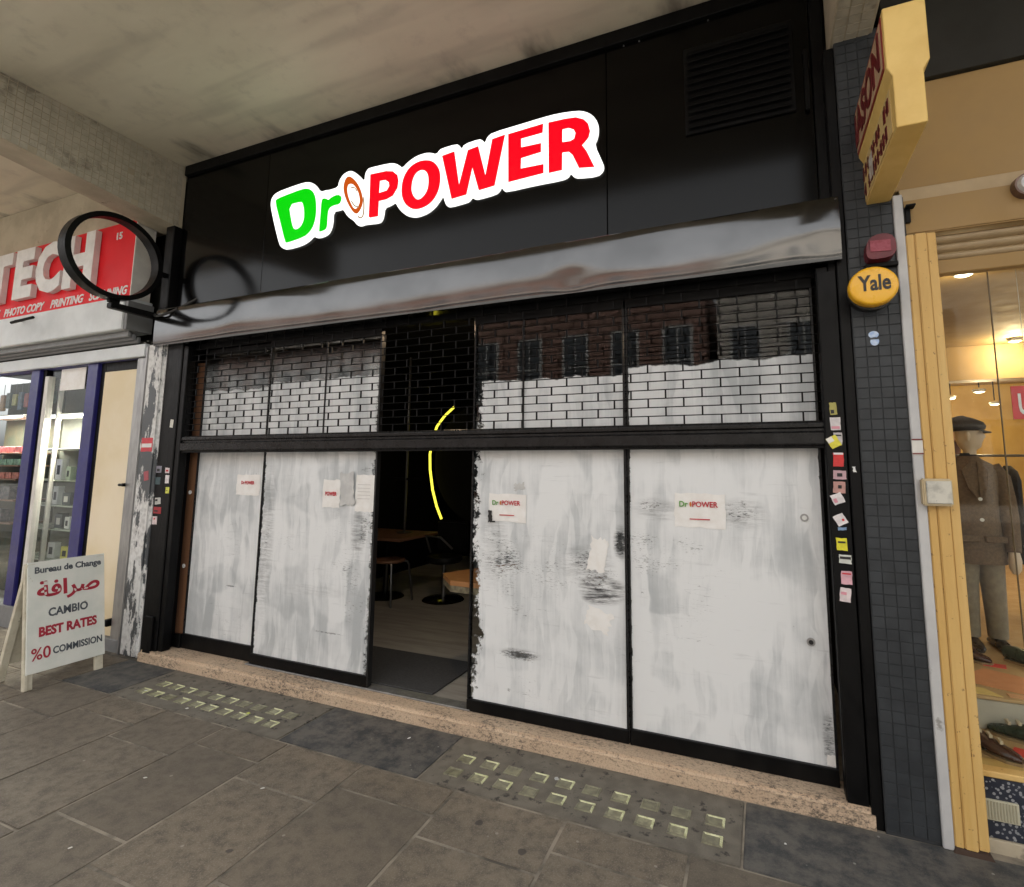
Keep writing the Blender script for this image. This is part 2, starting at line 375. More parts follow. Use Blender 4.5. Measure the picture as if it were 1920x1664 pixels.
M['paper'] = pm('white_paper', (.86, .85, .82), (.80, .78, .74), 14, .8, bump=.15, bscale=30)
M['bluepaint'] = pm('deep_blue_paint', (.020, .018, .13), (.028, .026, .17), 5, .35)
M['creamboard'] = pm('cream_board', (.74, .62, .40), (.80, .70, .52), 1.4, .6, spots=((.6, .5, .34), 3, .62, .2))
M['woodyel'] = pm('yellow_painted_wood', (.60, .37, .11), (.68, .46, .17), 2.5, .55, bump=.35, bscale=22, stretch=(3, 3, .18), spots=((.30, .17, .06), 34, .63, .05))
M['cream'] = pm('cream_painted_board', (.32, .20, .07), (.38, .245, .09), 1.2, .6)
M['creamshade'] = pm('tan_band', (.45, .34, .2), rough=.6)
M['maslight'] = pm('mellow_yellow_paint', (.80, .56, .18), (.70, .47, .14), 3, .5, bump=.1, bscale=30)
M['darkboard'] = pm('dark_brown_board', (.012, .012, .009), (.018, .017, .013), 2, .75)
M['tilepaint'] = pm('grey_painted_tile', (.030, .034, .038), (.042, .047, .052), 10, .4, spec=.3, bump=.08, bscale=60, rnd=.22, spots=((.42, .42, .4), 21, .79, .015))
M['tilebed'] = pm('grey_tile_bed', (.026, .029, .032), rough=.7)
M['whitestrip'] = pm('white_plastic_strip', (.56, .56, .55), (.47, .47, .47), 3, .5, spots=((.28, .27, .25), 9, .64, .08))
M['mosaic'] = pm('weathered_mosaic', (.40, .365, .29), (.48, .44, .35), 16, .6, spots=((.26, .23, .18), 5, .55, .14))
M['mosaicbed'] = pm('mosaic_grout', (.11, .10, .08), rough=.9)
M['beam'] = pm('stained_concrete', (.40, .345, .25), (.52, .46, .34), 3, .85, bump=.3, bscale=40, spots=((.22, .18, .14), 9, .62, .12))
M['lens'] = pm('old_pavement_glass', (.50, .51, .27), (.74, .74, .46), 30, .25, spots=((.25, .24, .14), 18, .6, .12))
M['lensdirt_shade'] = pm('dirty_shaded_pavement_glass', (.16, .15, .10), (.26, .25, .16), 25, .4, spots=((.10, .09, .07), 12, .58, .1))
M['lensmid'] = pm('clouded_pavement_glass', (.36, .35, .22), (.2, .185, .12), 25, .4)
M['brown'] = pm('brown_hardboard', (.16, .075, .035), (.12, .055, .028), 4, .6, stretch=(4, 4, .3))
M['intfloor'] = pm('grey_floor_boards', (.36, .34, .30), (.27, .25, .22), 2.5, .5, stretch=(.5, 5, 1))
M['mat'] = pm('ribbed_door_mat', (.045, .045, .045), (.06, .06, .06), 60, .95, bump=.5, bscale=200)
M['intblack'] = pm('black_interior_wall', (.006, .006, .006), rough=.9, spec=.1)
M['tablewood'] = pm('orange_table_wood', (.46, .22, .08), (.38, .17, .06), 4, .35, stretch=(1, 8, 1))
M['tableedge'] = pm('painted_table_edge', (.12, .10, .06), (.25, .22, .14), 30, .6)
M['darkwood'] = pm('dark_table_wood', (.22, .11, .06), (.17, .085, .05), 4, .4)
M['steel'] = pm('stool_steel', (.20, .20, .2), rough=.35, metal=.9)
M['glass'] = glassmat('clear_glass', k=.55)
M['rglass'] = glassmat('shop_window_glass', k=.35)
M['red'] = pm('red_print', (.52, .012, .03), rough=.5)
M['ink'] = pm('dark_grey_ink', (.035, .04, .05), (.07, .075, .08), 40, .6)
M['green'] = pm('green_print', (.10, .32, .04), rough=.5)
M['maroon'] = pm('maroon_paint', (.16, .012, .012), (.11, .01, .01), 10, .5)
M['yale'] = pm('amber_plastic', (.82, .42, .015), (.88, .47, .02), 3, .3, coat=.3)
M['bellred'] = pm('faded_crimson_plastic', (.10, .010, .016), (.16, .02, .03), 12, .4)
M['plinthbeige'] = pm('beige_plinth', (.50, .45, .36), rough=.7)
M['tanfloor'] = pm('tan_display_board', (.55, .37, .18), (.48, .31, .14), 4, .55)

# ------------------------------------------------------------------ ground
tag(B().box(-60, 60, -40, -1.42, -.3, -.125).build('road', M['asphalt']), kind='structure')
pav = tag(B().box(-14, 8, -1.25, 3.3, -.3, -.0035).build('pavement', M['mortar']), kind='structure')
for i in range(24):
    o = box('kerb_stone', M['kerb'], -14+i*.92, -14+i*.92+.912, -1.42, -1.255, -.3, .0, pav, .012, 2)
colx = [-9.93, -9.36, -8.8, -8.23, -7.66, -7.1, -6.53, -5.97, -5.42, -4.86, -4.26, -3.67, -3.12, -2.6, -2.05, -1.48, -.9, -.35, .21, .77, 1.34, 1.9]
for i in range(len(colx)-1):
    x0, x1 = colx[i], colx[i+1]
    ys = [2.46]; y = 2.25 if i % 2 == 0 else 2.11
    while y > -1.2: ys.append(y); y -= .655
    ys.append(-1.245)
    for a, b in zip(ys[:-1], ys[1:]):
        if a-b < .1: continue
        j = random.uniform(-.0015, .0015); g_ = .0035+random.uniform(0, .003); t = random.uniform(-.003, .003)
        bb = B().box(x0+g_, x1-g_, b+g_, a-g_, -.05, j)
        for p in bb.v: p.x += (2.46-p.y)*-.022*(-1) + t*0
        bb.build('paving_slab', M['slab'], pav, .004, 2)
def bandslab(x0, x1, m): return box('paving_slab', m, x0+.004, x1-.004, 2.466, 2.925, -.05, .001, pav, .004, 2)
for x0, x1 in ((-9.9, -8.6), (-8.6, -7.3), (-7.3, -6.1), (-6.1, -4.9)): bandslab(x0, x1, M['slab'])
for x0, x1 in ((-4.9, -4.315), (-2.7, -1.72), (-.148, .95), (.95, 2.1)): bandslab(x0, x1, M['dslab'])
M['slabconc'] = pm('pavement_light_concrete', (.13, .115, .092), (.18, .162, .13), 11, .8, bump=.35, bscale=110, spots=((.045, .04, .034), 16, .56, .1))
# two pavement lights, each a cast slab with two rows of glass lenses
def pav_light(x0, x1, xs, label, dx):
    t = thing('pavement_light', label, 'pavement light', ((x0+x1)/2, 2.69, -.05), 'pavement lights in front of the shop')
    box('slab', M['slabconc'], x0+.004, x1-.004, 2.466, 2.925, -.05, .001, t, .004, 2)
    for row, yy in ((0, 2.585), (1, 2.715)):
        for k, x in enumerate(xs):
            x = x+random.uniform(-.004, .004)+(.0 if row == 0 else dx)
            hw, hd = .043, .036
            l = B()
            # a cast square lens: low sloped rim all round, dished middle
            o_ = [(-hw, -hd), (hw, -hd), (hw, hd), (-hw, hd)]; vs_ = []
            for s_, z in ((1, .0005), (.95, .006), (.78, .006), (.7, .0025)):
                vs_ += [(x+a*s_, yy+b*s_, z) for a, b in o_]
            fs = [(i*4+k2, i*4+(k2+1) % 4, i*4+4+(k2+1) % 4, i*4+4+k2) for i in range(3) for k2 in range(4)]
            # light painted in: far and right rims pale, near and left sides dark
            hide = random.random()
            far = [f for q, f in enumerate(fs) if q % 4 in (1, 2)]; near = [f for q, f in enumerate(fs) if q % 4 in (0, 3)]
            rim = B().add(vs_, far).build('lens', M['lens'] if hide < .72 else M['lensdirt_shade'], t)
            B().add(vs_, near).build('lens_edge', M['lensdirt_shade'], rim)
            B().add([(x+a*.72, yy+b*.72, .0032) for a, b in o_], [(0, 1, 2, 3)]).build('lens_glass', M['lensmid'] if hide < .35 else M['lensdirt_shade'], rim)
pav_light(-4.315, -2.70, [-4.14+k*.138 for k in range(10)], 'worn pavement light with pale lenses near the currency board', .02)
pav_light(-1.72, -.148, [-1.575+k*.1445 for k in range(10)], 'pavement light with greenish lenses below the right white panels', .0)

# ------------------------------------------------------------------ shop step
st = tag(B().box(-4.84, .42, 2.935, 3.16, -.05, .078).build('step', M['step'], None, .022, 3), kind='structure')
tag(box('threshold_track', M['alu'], -3.74, -1.76, 3.06, 3.15, .0785, .089, None, .002), 'flat metal sliding track across the open doorway', 'threshold')

# ------------------------------------------------------------------ canopy over the pavement
tag(B().box(-14, 8, 1.08, 3.35, 4.4, 4.75).build('canopy_soffit', M['soffit']), kind='structure')
def mosaic_panel(name, parent, faces):
    """faces: (origin, u, v, n, nu, nv, pitch) small raised tesserae"""
    b = B()
    for (o, u, v, n, nu, nv, p) in faces:
        o, u, v, n = Vector(o), Vector(u), Vector(v), Vector(n)
        for i in range(nu):
            for j in range(nv):
                if random.random() < .015: continue
                a = o+u*(i*p+.002)+v*(j*p+.002); s_ = p-.006; h = n*(.0025+random.uniform(0, .0012))
                b.add([a, a+u*s_, a+u*s_+v*s_, a+v*s_, a+h, a+u*s_+h, a+u*s_+v*s_+h, a+v*s_+h], [(4, 5, 6, 7), (0, 1, 5, 4), (1, 2, 6, 5), (2, 3, 7, 6), (3, 0, 4, 7)])
    o = b.build(name, M['mosaic'], parent); o['kind'] = 'stuff'; return o
t = thing('ceiling_beam', 'mosaic clad beam crossing the ceiling above the red sign', 'beam', (-5.09, 1.6, 3.8))
bb = B(); vs_ = []
for y, z in ((1.09, 3.99), (3.06, 3.79)):
    vs_ += [(-5.23, y, z), (-4.96, y, z), (-4.96, y, 4.399), (-5.23, y, 4.399)]
bb.add(vs_, [(0, 1, 2, 3), (4, 7, 6, 5), (0, 4, 5, 1), (1, 5, 6, 2), (2, 6, 7, 3), (3, 7, 4, 0)]).build('beam_core', M['beam'], t)
sl = Vector((0, 2.9, -.27)).normalized()
b = B()
for i in range(38):
    y = 1.11+i*.0505
    zb = 3.99-.1015*(y-1.09)
    for j in range(13):
        z0 = zb+.003+j*.0505; z1 = min(z0+.0455, 4.397)
        if z1-z0 < .01 or random.random() < .012: continue
        x = -4.96+.0025+random.uniform(0, .0012)
        b.add([(-4.96, y, z0), (-4.96, y+.0455, z0), (-4.96, y+.0455, z1), (-4.96, y, z1), (x, y, z0), (x, y+.0455, z0), (x, y+.0455, z1), (x, y, z1)], [(4, 5, 6, 7), (0, 1, 5, 4), (1, 2, 6, 5), (2, 3, 7, 6), (3, 0, 4, 7)])
b.build('mosaic_tiles', M['mosaic'], t)['kind'] = 'stuff'
t = thing('ceiling_beam', 'mosaic clad beam end above the yellow hanging sign', 'beam', (.51, 1.6, 3.83))
box('beam_core', M['beam'], .415, .61, 1.09, 3.06, 3.833, 4.399, t, .004)
mosaic_panel('mosaic_tiles', t, [((.425, 3.055, 3.833), (0, -1, 0), (1, 0, 0), (0, 0, -1), 33, 3, .058)])

# ------------------------------------------------------------------ buildings' walls either side and interior shells
def disc(x, z, r, y0, y1, n=16, rz=None, k=1.0):
    # short cylinder facing the street; k < 1 tapers its front
    b = B(); rz = rz or r
    b.v = [Vector((x+r*q*math.cos(2*math.pi*a/n), y, z+rz*q*math.sin(2*math.pi*a/n))) for y, q in ((y0, 1), (y1, k)) for a in range(n)]
    b.f = [[i, (i+1) % n, n+(i+1) % n, n+i] for i in range(n)]+[list(range(n)), list(range(n, 2*n))]
    return b
def SIGN_DATA():
    SIGN={
     'halo':[[(-3.787,3.807),(-3.773,3.864),(-3.718,3.897),(-3.567,3.911),(-3.413,3.920),(-3.345,3.908),(-3.283,3.870),(-3.230,3.800),(-3.165,3.801),(-3.130,3.796),(-3.044,3.802),(-3.039,3.852),(-3.000,3.900),(-2.945,3.916),(-2.899,3.906),(-2.835,3.855),(-2.780,3.794),(-2.776,3.860),(-2.755,3.888),(-2.734,3.897),(-2.548,3.892),(-2.495,3.880),(-2.453,3.855),(-2.423,3.824),(-2.367,3.866),(-2.293,3.894),(-2.220,3.898),(-2.171,3.889),(-2.122,3.866),(-2.098,3.887),(-2.083,3.900),(-1.951,3.905),(-1.923,3.883),(-1.906,3.854),(-1.886,3.887),(-1.764,3.897),(-1.737,3.880),(-1.717,3.854),(-1.700,3.896),(-1.659,3.919),(-1.432,3.926),(-1.290,3.932),(-1.170,3.932),(-1.034,3.915),(-0.977,3.894),(-0.928,3.855),(-0.895,3.800),(-0.886,3.741),(-0.896,3.682),(-0.916,3.647),(-0.868,3.525),(-0.854,3.484),(-0.861,3.452),(-0.898,3.427),(-1.027,3.442),(-1.057,3.458),(-1.078,3.489),(-1.095,3.462),(-1.137,3.452),(-1.326,3.457),(-1.540,3.454),(-1.565,3.470),(-1.580,3.499),(-1.594,3.470),(-1.624,3.452),(-1.758,3.443),(-1.789,3.451),(-1.810,3.469),(-1.829,3.444),(-1.856,3.437),(-1.983,3.429),(-2.016,3.443),(-2.035,3.477),(-2.051,3.530),(-2.087,3.483),(-2.119,3.451),(-2.177,3.419),(-2.249,3.407),(-2.297,3.410),(-2.358,3.432),(-2.409,3.472),(-2.452,3.523),(-2.472,3.562),(-2.514,3.544),(-2.571,3.537),(-2.577,3.468),(-2.591,3.435),(-2.617,3.422),(-2.749,3.435),(-2.781,3.429),(-2.810,3.435),(-2.838,3.454),(-2.862,3.485),(-2.931,3.534),(-2.980,3.605),(-3.014,3.600),(-3.079,3.603),(-3.077,3.497),(-3.099,3.436),(-3.137,3.410),(-3.206,3.403),(-3.248,3.415),(-3.269,3.430),(-3.317,3.394),(-3.398,3.369),(-3.556,3.361),(-3.614,3.385),(-3.649,3.419),(-3.715,3.586),(-3.767,3.733)]],
     'D':[[(-3.730,3.815),(-3.706,3.835),(-3.562,3.851),(-3.439,3.862),(-3.378,3.859),(-3.328,3.837),(-3.292,3.796),(-3.269,3.734),(-3.258,3.623),(-3.274,3.532),(-3.311,3.477),(-3.374,3.441),(-3.561,3.420),(-3.581,3.430),(-3.655,3.624)],[(-3.569,3.754),(-3.430,3.756),(-3.410,3.733),(-3.390,3.672),(-3.386,3.585),(-3.418,3.534),(-3.465,3.518),(-3.500,3.534),(-3.528,3.601)]],
     'r':[[(-3.209,3.722),(-3.190,3.735),(-3.154,3.725),(-3.138,3.708),(-3.102,3.729),(-3.040,3.738),(-3.005,3.717),(-3.000,3.690),(-3.017,3.652),(-3.080,3.655),(-3.125,3.640),(-3.136,3.595),(-3.134,3.493),(-3.149,3.463),(-3.210,3.455),(-3.216,3.465),(-3.211,3.591)]],
     'ring':[[(-2.986,3.771),(-2.983,3.817),(-2.969,3.856),(-2.942,3.871),(-2.907,3.856),(-2.854,3.803),(-2.812,3.735),(-2.788,3.666),(-2.782,3.611),(-2.811,3.553),(-2.843,3.536),(-2.877,3.561),(-2.926,3.629),(-2.964,3.701)],[(-2.960,3.765),(-2.957,3.802),(-2.944,3.818),(-2.910,3.815),(-2.870,3.788),(-2.828,3.729),(-2.805,3.670),(-2.796,3.613),(-2.829,3.565),(-2.856,3.566),(-2.885,3.594),(-2.922,3.656),(-2.949,3.717)]],
     'l1':[[(-2.903,3.657),(-2.892,3.657),(-2.862,3.615),(-2.842,3.602),(-2.819,3.595),(-2.816,3.585),(-2.844,3.592),(-2.869,3.607)]],
     'l2':[[(-2.915,3.765),(-2.885,3.771),(-2.857,3.753),(-2.838,3.722),(-2.846,3.719),(-2.864,3.748),(-2.885,3.761),(-2.909,3.757)]],
     'l3':[[(-2.783,3.665),(-2.772,3.663),(-2.760,3.588),(-2.763,3.503),(-2.797,3.487),(-2.822,3.505),(-2.826,3.519),(-2.815,3.515),(-2.795,3.498),(-2.774,3.512),(-2.772,3.590)]],
     'P':[[(-2.722,3.838),(-2.571,3.832),(-2.507,3.816),(-2.464,3.777),(-2.452,3.726),(-2.459,3.674),(-2.498,3.620),(-2.559,3.602),(-2.629,3.602),(-2.630,3.480),(-2.707,3.483),(-2.718,3.492),(-2.718,3.629)],[(-2.627,3.765),(-2.577,3.762),(-2.542,3.736),(-2.535,3.703),(-2.557,3.672),(-2.630,3.667)]],
     'O':[[(-2.422,3.640),(-2.412,3.735),(-2.365,3.808),(-2.291,3.842),(-2.217,3.841),(-2.149,3.818),(-2.099,3.762),(-2.077,3.693),(-2.083,3.596),(-2.123,3.519),(-2.193,3.474),(-2.290,3.466),(-2.361,3.506),(-2.404,3.566)],[(-2.332,3.648),(-2.323,3.716),(-2.293,3.762),(-2.244,3.773),(-2.204,3.751),(-2.181,3.707),(-2.178,3.633),(-2.197,3.577),(-2.240,3.542),(-2.274,3.541),(-2.307,3.573),(-2.326,3.612)]],
     'W':[[(-2.069,3.839),(-1.966,3.849),(-1.919,3.583),(-1.853,3.832),(-1.770,3.842),(-1.707,3.608),(-1.658,3.868),(-1.559,3.877),(-1.634,3.519),(-1.757,3.510),(-1.813,3.693),(-1.857,3.499),(-1.978,3.490)]],
     'E':[[(-1.534,3.874),(-1.273,3.884),(-1.277,3.821),(-1.436,3.817),(-1.435,3.752),(-1.288,3.748),(-1.288,3.685),(-1.434,3.675),(-1.436,3.599),(-1.269,3.594),(-1.269,3.531),(-1.528,3.522)]],
     'R':[[(-1.235,3.882),(-1.111,3.877),(-1.041,3.868),(-0.988,3.840),(-0.958,3.802),(-0.945,3.748),(-0.955,3.708),(-0.978,3.683),(-1.000,3.664),(-0.970,3.617),(-0.917,3.495),(-1.021,3.512),(-1.065,3.612),(-1.091,3.640),(-1.136,3.645),(-1.138,3.523),(-1.231,3.523)],[(-1.136,3.809),(-1.091,3.807),(-1.057,3.788),(-1.044,3.758),(-1.053,3.721),(-1.080,3.711),(-1.136,3.717)]],
    }
    return SIGN
# ------------------------------------------------------------------ opposite side of the street (seen in the glass)
M['brick'] = pm('red_brown_brick', (.15, .085, .065), (.19, .11, .085), 9, .9, bump=.2)
M['stonepale'] = pm('pale_stone', (.36, .33, .29), rough=.8)
M['stonegrey'] = pm('grey_sash_paint', (.34, .34, .33), rough=.7)
M['skyglass'] = pm('dark_window_glass', (.03, .035, .04), rough=.08, spec=.8)
def far_building(x0, x1, y, h, name, label, mw, ncol, nrow):
    t = thing(name, label, 'building', ((x0+x1)/2, y, -.12))
    box('wall', mw, x0, x1, y-8, y, -.12, h, t, 0)
    box('cornice', M['stonepale'], x0, x1, y+.002, y+.3, h-.7, h-.2, t, 0)
    box('shopfront_band', M['stonepale'], x0, x1, y+.002, y+.12, 3.2, 3.9, t, 0)
    dw = (x1-x0)/ncol; fh = (h-5.4)/nrow
    for i in range(ncol):
        for j in range(nrow):
            xa = x0+dw*(i+.26); xb = x0+dw*(i+.74); za = 4.5+fh*j; zb = za+fh*.64
            f = box('window', M['stonegrey'], xa-.08, xb+.08, y+.002, y+.08, za-.1, zb+.08, t, 0)
            for a in range(2):
                for c in range(2):
                    w_, h_ = (xb-xa)/2, (zb-za)/2
                    box('pane', M['skyglass'], xa+a*w_+.03, xa+(a+1)*w_-.03, y+.081, y+.09, za+c*h_+.03, za+(c+1)*h_-.03, f, 0)
        box('shop_window', M['skyglass'], x0+dw*(i+.08), x0+dw*(i+.92), y+.002, y+.06, .5, 3.0, t, 0)
far_building(-17, -1.9, -15, 9.6, 'brick_building', 'red brick terrace reflected in the right glass panes', M['brick'], 7, 1)
far_building(-1.5, 13, -15.5, 9.4, 'stone_building', 'pale stone terrace across the street reflected in the glass', M['stonepale'], 7, 1)
far_building(-34, -17.5, -15.4, 8.8, 'brick_building', 'brown brick terrace with white windows reflected in phone shop glass', M['brick'], 8, 1)

# ------------------------------------------------------------------ shop interior shell
fl = tag(B().box(-4.9, .4, 3.15, 8.0, -.05, .082).build('interior_floor', M['intfloor']), kind='structure')
t = thing('interior_wall', 'black walls of the dim room behind the open doorway', 'wall', (-2.2, 8, .08))
box('back_wall', M['intblack'], -4.9, .4, 8.0, 8.1, .0, 3.0, t, 0)
box('side_wall', M['intblack'], -5.0, -4.9, 3.2, 8.1, .0, 3.0, t, 0)
box('side_wall', M['intblack'], .4, .45, 3.2, 8.1, .0, 3.0, t, 0)
box('ceiling_board', M['intblack'], -5.0, .45, 3.16, 8.1, 2.95, 3.05, t, 0)

tag(B().box(-30, 25, 3.36, 3.6, 3.1, 7.0).build('upper_wall', M['darkboard']), 'dark building wall behind the fascias', 'wall')  # part above the canopy is unseen, its height set to shade the pavement
tag(B().box(-9.6, -5.0, 3.12, 4.3, 2.78, 3.3).build('phone_shop_ceiling', M['darkboard']), kind='structure')
tag(B().box(-5.24, -4.9, 3.21, 3.36, -.01, 4.39).build('party_wall', M['darkboard']), 'dark wall end behind the flaking pier', 'wall')
tag(B().box(.40, .66, 3.21, 3.36, -.01, 4.39).build('party_wall', M['darkboard']), 'dark wall end behind the grey tiled pier', 'wall')
# ------------------------------------------------------------------ black fascia
t = thing('shop_fascia', 'glossy black fascia boarding carrying the lit sign', 'fascia', (-2.27, 3.08, 2.9))
for i, (x0, x1) in enumerate(((-4.93, -3.852), (-3.848, -.842), (-.838, .335))):
    box('panel', M['blackgloss'], x0, x1, 3.05, 3.09, 2.93, 4.30, t, .002)
box('top_trim', M['blackpaint'], -4.93, .40, 3.02, 3.10, 4.30, 4.396, t, .004)
box('side_trim', M['blackpaint'], .338, .40, 3.03, 3.10, 2.95, 4.297, t, .004)
for x in (-.72, -.62, -.2): B().loft([(x, 3.045, 4.285, .006, .006), (x, 3.045, 4.291, .004, .004)], 8).build('screw', M['alu'], t)
v = box('vent_grille', M['blackpaint'], -.35, .25, 3.035, 3.049, 3.57, 4.13, t, .003)
for k in range(11):
    z = 3.60+k*.047
    B().add([(-.33, 3.034, z+.036), (.23, 3.034, z+.036), (.23, 3.012, z), (-.33, 3.012, z), (-.33, 3.034, z+.028), (.23, 3.034, z+.028), (.23, 3.014, z-.006), (-.33, 3.014, z-.006)],
            [(0, 1, 2, 3), (4, 7, 6, 5), (3, 2, 6, 7), (0, 3, 7, 4), (1, 5, 6, 2)]).build('louvre', M['intblack'], v)
box('pull_handle', M['blackpaint'], .296, .318, 3.02, 3.049, 3.55, 3.92, t, .006, 2)

# ------------------------------------------------------------------ lit sign
SIGN = SIGN_DATA()
t = thing('illuminated_sign', 'lit sign reading Dr POWER in green and red on white', 'sign', (-2.35, 3.04, 3.4))
E_w = emat('lit_white_acrylic', (1, 1, .96), .85); E_g = emat('lit_green_acrylic', (.0, .36, .001), 1); E_r = emat('lit_red_acrylic', (.50, .0, .006), 1)
E_o = emat('lit_orange_acrylic', (.30, .045, .002), 1); E_k = emat('lit_grey_line', (.22, .15, .09), 1)
def signpart(name, loops, y, depth, m, parent=t, ch=0):
    if ch: loops = [chaikin(l, ch) for l in loops]
    vs_, fs = shape_geo(loops, depth)
    return B().mapped(vs_, fs, (0, y, 0), XF, ZF, NF).build(name, m, parent, smooth=False)
M['signside'] = pm('sign_return', (.5, .5, .48), rough=.5)
bk = signpart('backing_tray', SIGN['halo'], 3.049, .007, M['signside'], ch=1)
fc = signpart('white_face', SIGN['halo'], 3.0415, .006, E_w, ch=1)
for k, nm, m, ch in (('D', 'letter_d', E_g, 1), ('r', 'letter_r', E_g, 1), ('P', 'letter_p', E_r, 0), ('O', 'letter_o', E_r, 2), ('W', 'letter_w', E_r, 0), ('E', 'letter_e', E_r, 0), ('R', 'letter_r', E_r, 0), ('ring', 'swirl_emblem', E_o, 2)):
    if k == 'ring':
        il = SIGN[k][1]; mx_ = sum(p[0] for p in il)/len(il); mz_ = sum(p[1] for p in il)/len(il)
        SIGN[k][1] = [(mx_+(p[0]-mx_)*.84, mz_+(p[1]-mz_)*.88) for p in il]
    p = signpart(nm, SIGN[k], 3.0352, .004, m, ch=ch)
    if k == 'ring':
        for q in ('l1', 'l2', 'l3'): signpart('emblem_line', SIGN[q], 3.0310, .003, E_k, p, 1)

# ------------------------------------------------------------------ roller shutter
t = thing('roller_shutter', 'half lowered black brick-pattern grille shutter under dented steel hood', 'shutter', (-2.2, 3.0, .08))
# hood: a sheet-metal box with buckles
prof = [(3.045, 2.975), (2.922, 2.975), (2.915, 2.972), (2.908, 2.958), (2.902, 2.925), (2.8975, 2.88), (2.8945, 2.83), (2.893, 2.78), (2.8935, 2.73), (2.896, 2.685), (2.900, 2.655), (2.906, 2.638), (3.01, 2.638)]
from mathutils import noise as mnoise
nx = 150; hb = B(); x0h, x1h = -4.95, .405
for i in range(nx+1):
    x = x0h+(x1h-x0h)*i/nx
    for j, (y, z) in enumerate(prof):
        k = math.sin(math.pi*min(1, max(0, (j-2)/9.)))
        d = (mnoise.noise(Vector((x*1.1, z*2.2, 1.3)))*.0065+mnoise.noise(Vector((x*3.3, z*5, 7.1)))*.0015)*k
        for (cx, cz, r, a) in ((-1.02, 2.72, .14, .010), (.20, 2.87, .20, -.008), (-.50, 2.90, .26, .007), (-2.2, 2.80, .4, .004), (-3.9, 2.82, .25, -.005), (.35, 2.72, .10, .008)):
            d += a*math.exp(-((x-cx)**2+(z-cz)**2*2.5)/r**2)*k
        hb.v.append(Vector((x, y+d, z+ (mnoise.noise(Vector((x*2, 4, 4)))*.004 if j in (2, 9) else 0))))
n = len(prof)
for i in range(nx):
    for j in range(n-1): hb.f.append([i*n+j, (i+1)*n+j, (i+1)*n+j+1, i*n+j+1])
hb.f.append([j for j in range(n)]); hb.f.append([nx*n+j for j in range(n)][::-1])
hb.sm = True; hood = hb.build('hood', M['hood'], t)
for (x, z) in ((.392, 2.955), (.394, 2.665), (-4.93, 2.95)): B().loft([(x, 2.905, z, .006, .004), (x, 2.897, z+.001, .004, .003)], 8).build('rivet', M['alu'], hood)
box('guide_rail', M['blackold'], -4.655, -4.60, 2.985, 3.055, .08, 2.63, t, .004)
box('guide_rail', M['blackold'], .288, .345, 2.965, 3.055, .08, 2.63, t, .004)
SY = 3.02
nrow = 16; pitch = .0505; z0r = 1.838
rod0 = None
for r in range(nrow+1):
    z = z0r+r*pitch
    if z > 2.64: break
    p = B().bar((-4.61, SY, z), (.30, SY, z), .0034, 6).build('grille_rod', M['blackpaint'], t) if rod0 is None else inst(rod0, t, (0, 0, 0))
    if rod0 is None: rod0 = p; zb0 = z
    else: p.location = rod0.location+Vector((0, 0, z-zb0))
lb = B()
for r in range(nrow):
    z = z0r+r*pitch
    x = -4.60+(.1 if r % 2 else 0)
    while x < .29:
        lb.box(x-.0042, x+.0042, SY-.0045, SY+.0045, z+.001, z+pitch-.001); x += .2
lb.build('grille_links', M['blackpaint'], t)['kind'] = 'stuff'
br = B(); bp = [(3.0, 1.838), (2.992, 1.826), (2.992, 1.806), (3.003, 1.800), (3.003, 1.786), (2.986, 1.778), (2.986, 1.722), (2.992, 1.712), (3.045, 1.712), (3.045, 1.838)]
br.v = [Vector((x, y, z)) for x in (-4.60, .290) for (y, z) in bp]; k = len(bp)
br.f = [[i, (i+1) % k, k+(i+1) % k, k+i] for i in range(k)]+[list(range(k))[::-1], list(range(k, 2*k))]
br.build('bottom_rail', M['bartrim'], t, .0015)
box('rail_lip', M['blackpaint'], -4.60, .29, 2.998, 3.046, 1.700, 1.7115, t, .001)

# ------------------------------------------------------------------ glazing
GY = 3.085
def glazed(name, label, cat, x0, x1, y, mat, z0, zk, z1=2.56, stileL=.012, stileR=.012, mull=()):
    t = thing(name, label, cat, ((x0+x1)/2, y, z0))
    box('kick_plate', M['blackold'], x0, x1, y-.022, y+.02, z0, zk, t, .003)
    box('pane', mat, x0+stileL, x1-stileR, y-.004, y+.004, zk+.0005, z1, t, 0)
    for xa, xb in ((x0, x0+stileL-.0005), (x1-stileR+.0005, x1)):
        box('stile', M['bartrim'], xa, xb, y-.016, y+.016, zk+.001, z1, t, .001)
    for xm in mull: box('glazing_bar', M['bartrim'], xm-.006, xm+.006, y-.010, y-.0045, 1.75, z1-.001, t, 0)
    box('head_rail', M['blackpaint'], x0, x1, y-.02, y+.02, z1+.001, z1+.05, t, .002)
    return t
glazed('glass_panel', 'narrow whitewashed fixed glass panel beside the brown hardboard strip', 'glass panel', -4.56, -3.72, 3.135,
       m_whitewash('whitewash_a', -4.56, -3.72, 2.25, [(-3.85, 1.52, .16, .05, .6), (-4.05, .62, .09, .012, 1.1)], 0, .02, 1, .5, thin=.3), .08, .195)
glazed('sliding_door', 'whitewashed sliding glass door left of the open doorway', 'door', -3.70, -2.572, GY,
       m_whitewash('whitewash_b', -3.70, -2.572, 2.27, [(-2.66, 1.12, .09, .2, .8), (-2.72, .72, .2, .5, .62), (-2.9, .85, .35, .2, .5), (-2.95, .40, .25, .012, 1.0), (-3.63, 1.0, .07, .6, .6), (-2.68, 1.57, .08, .05, .9), (-3.0, 1.12, .4, .12, .45)], .035, .075, 2, .5, 0, [(-3.62, 1.0, .09, .7, .35), (-2.72, 1.12, .08, .2, .6), (-3.1, .68, .35, .05, .16)], thin=.3), .092, .165, mull=(-3.10,))
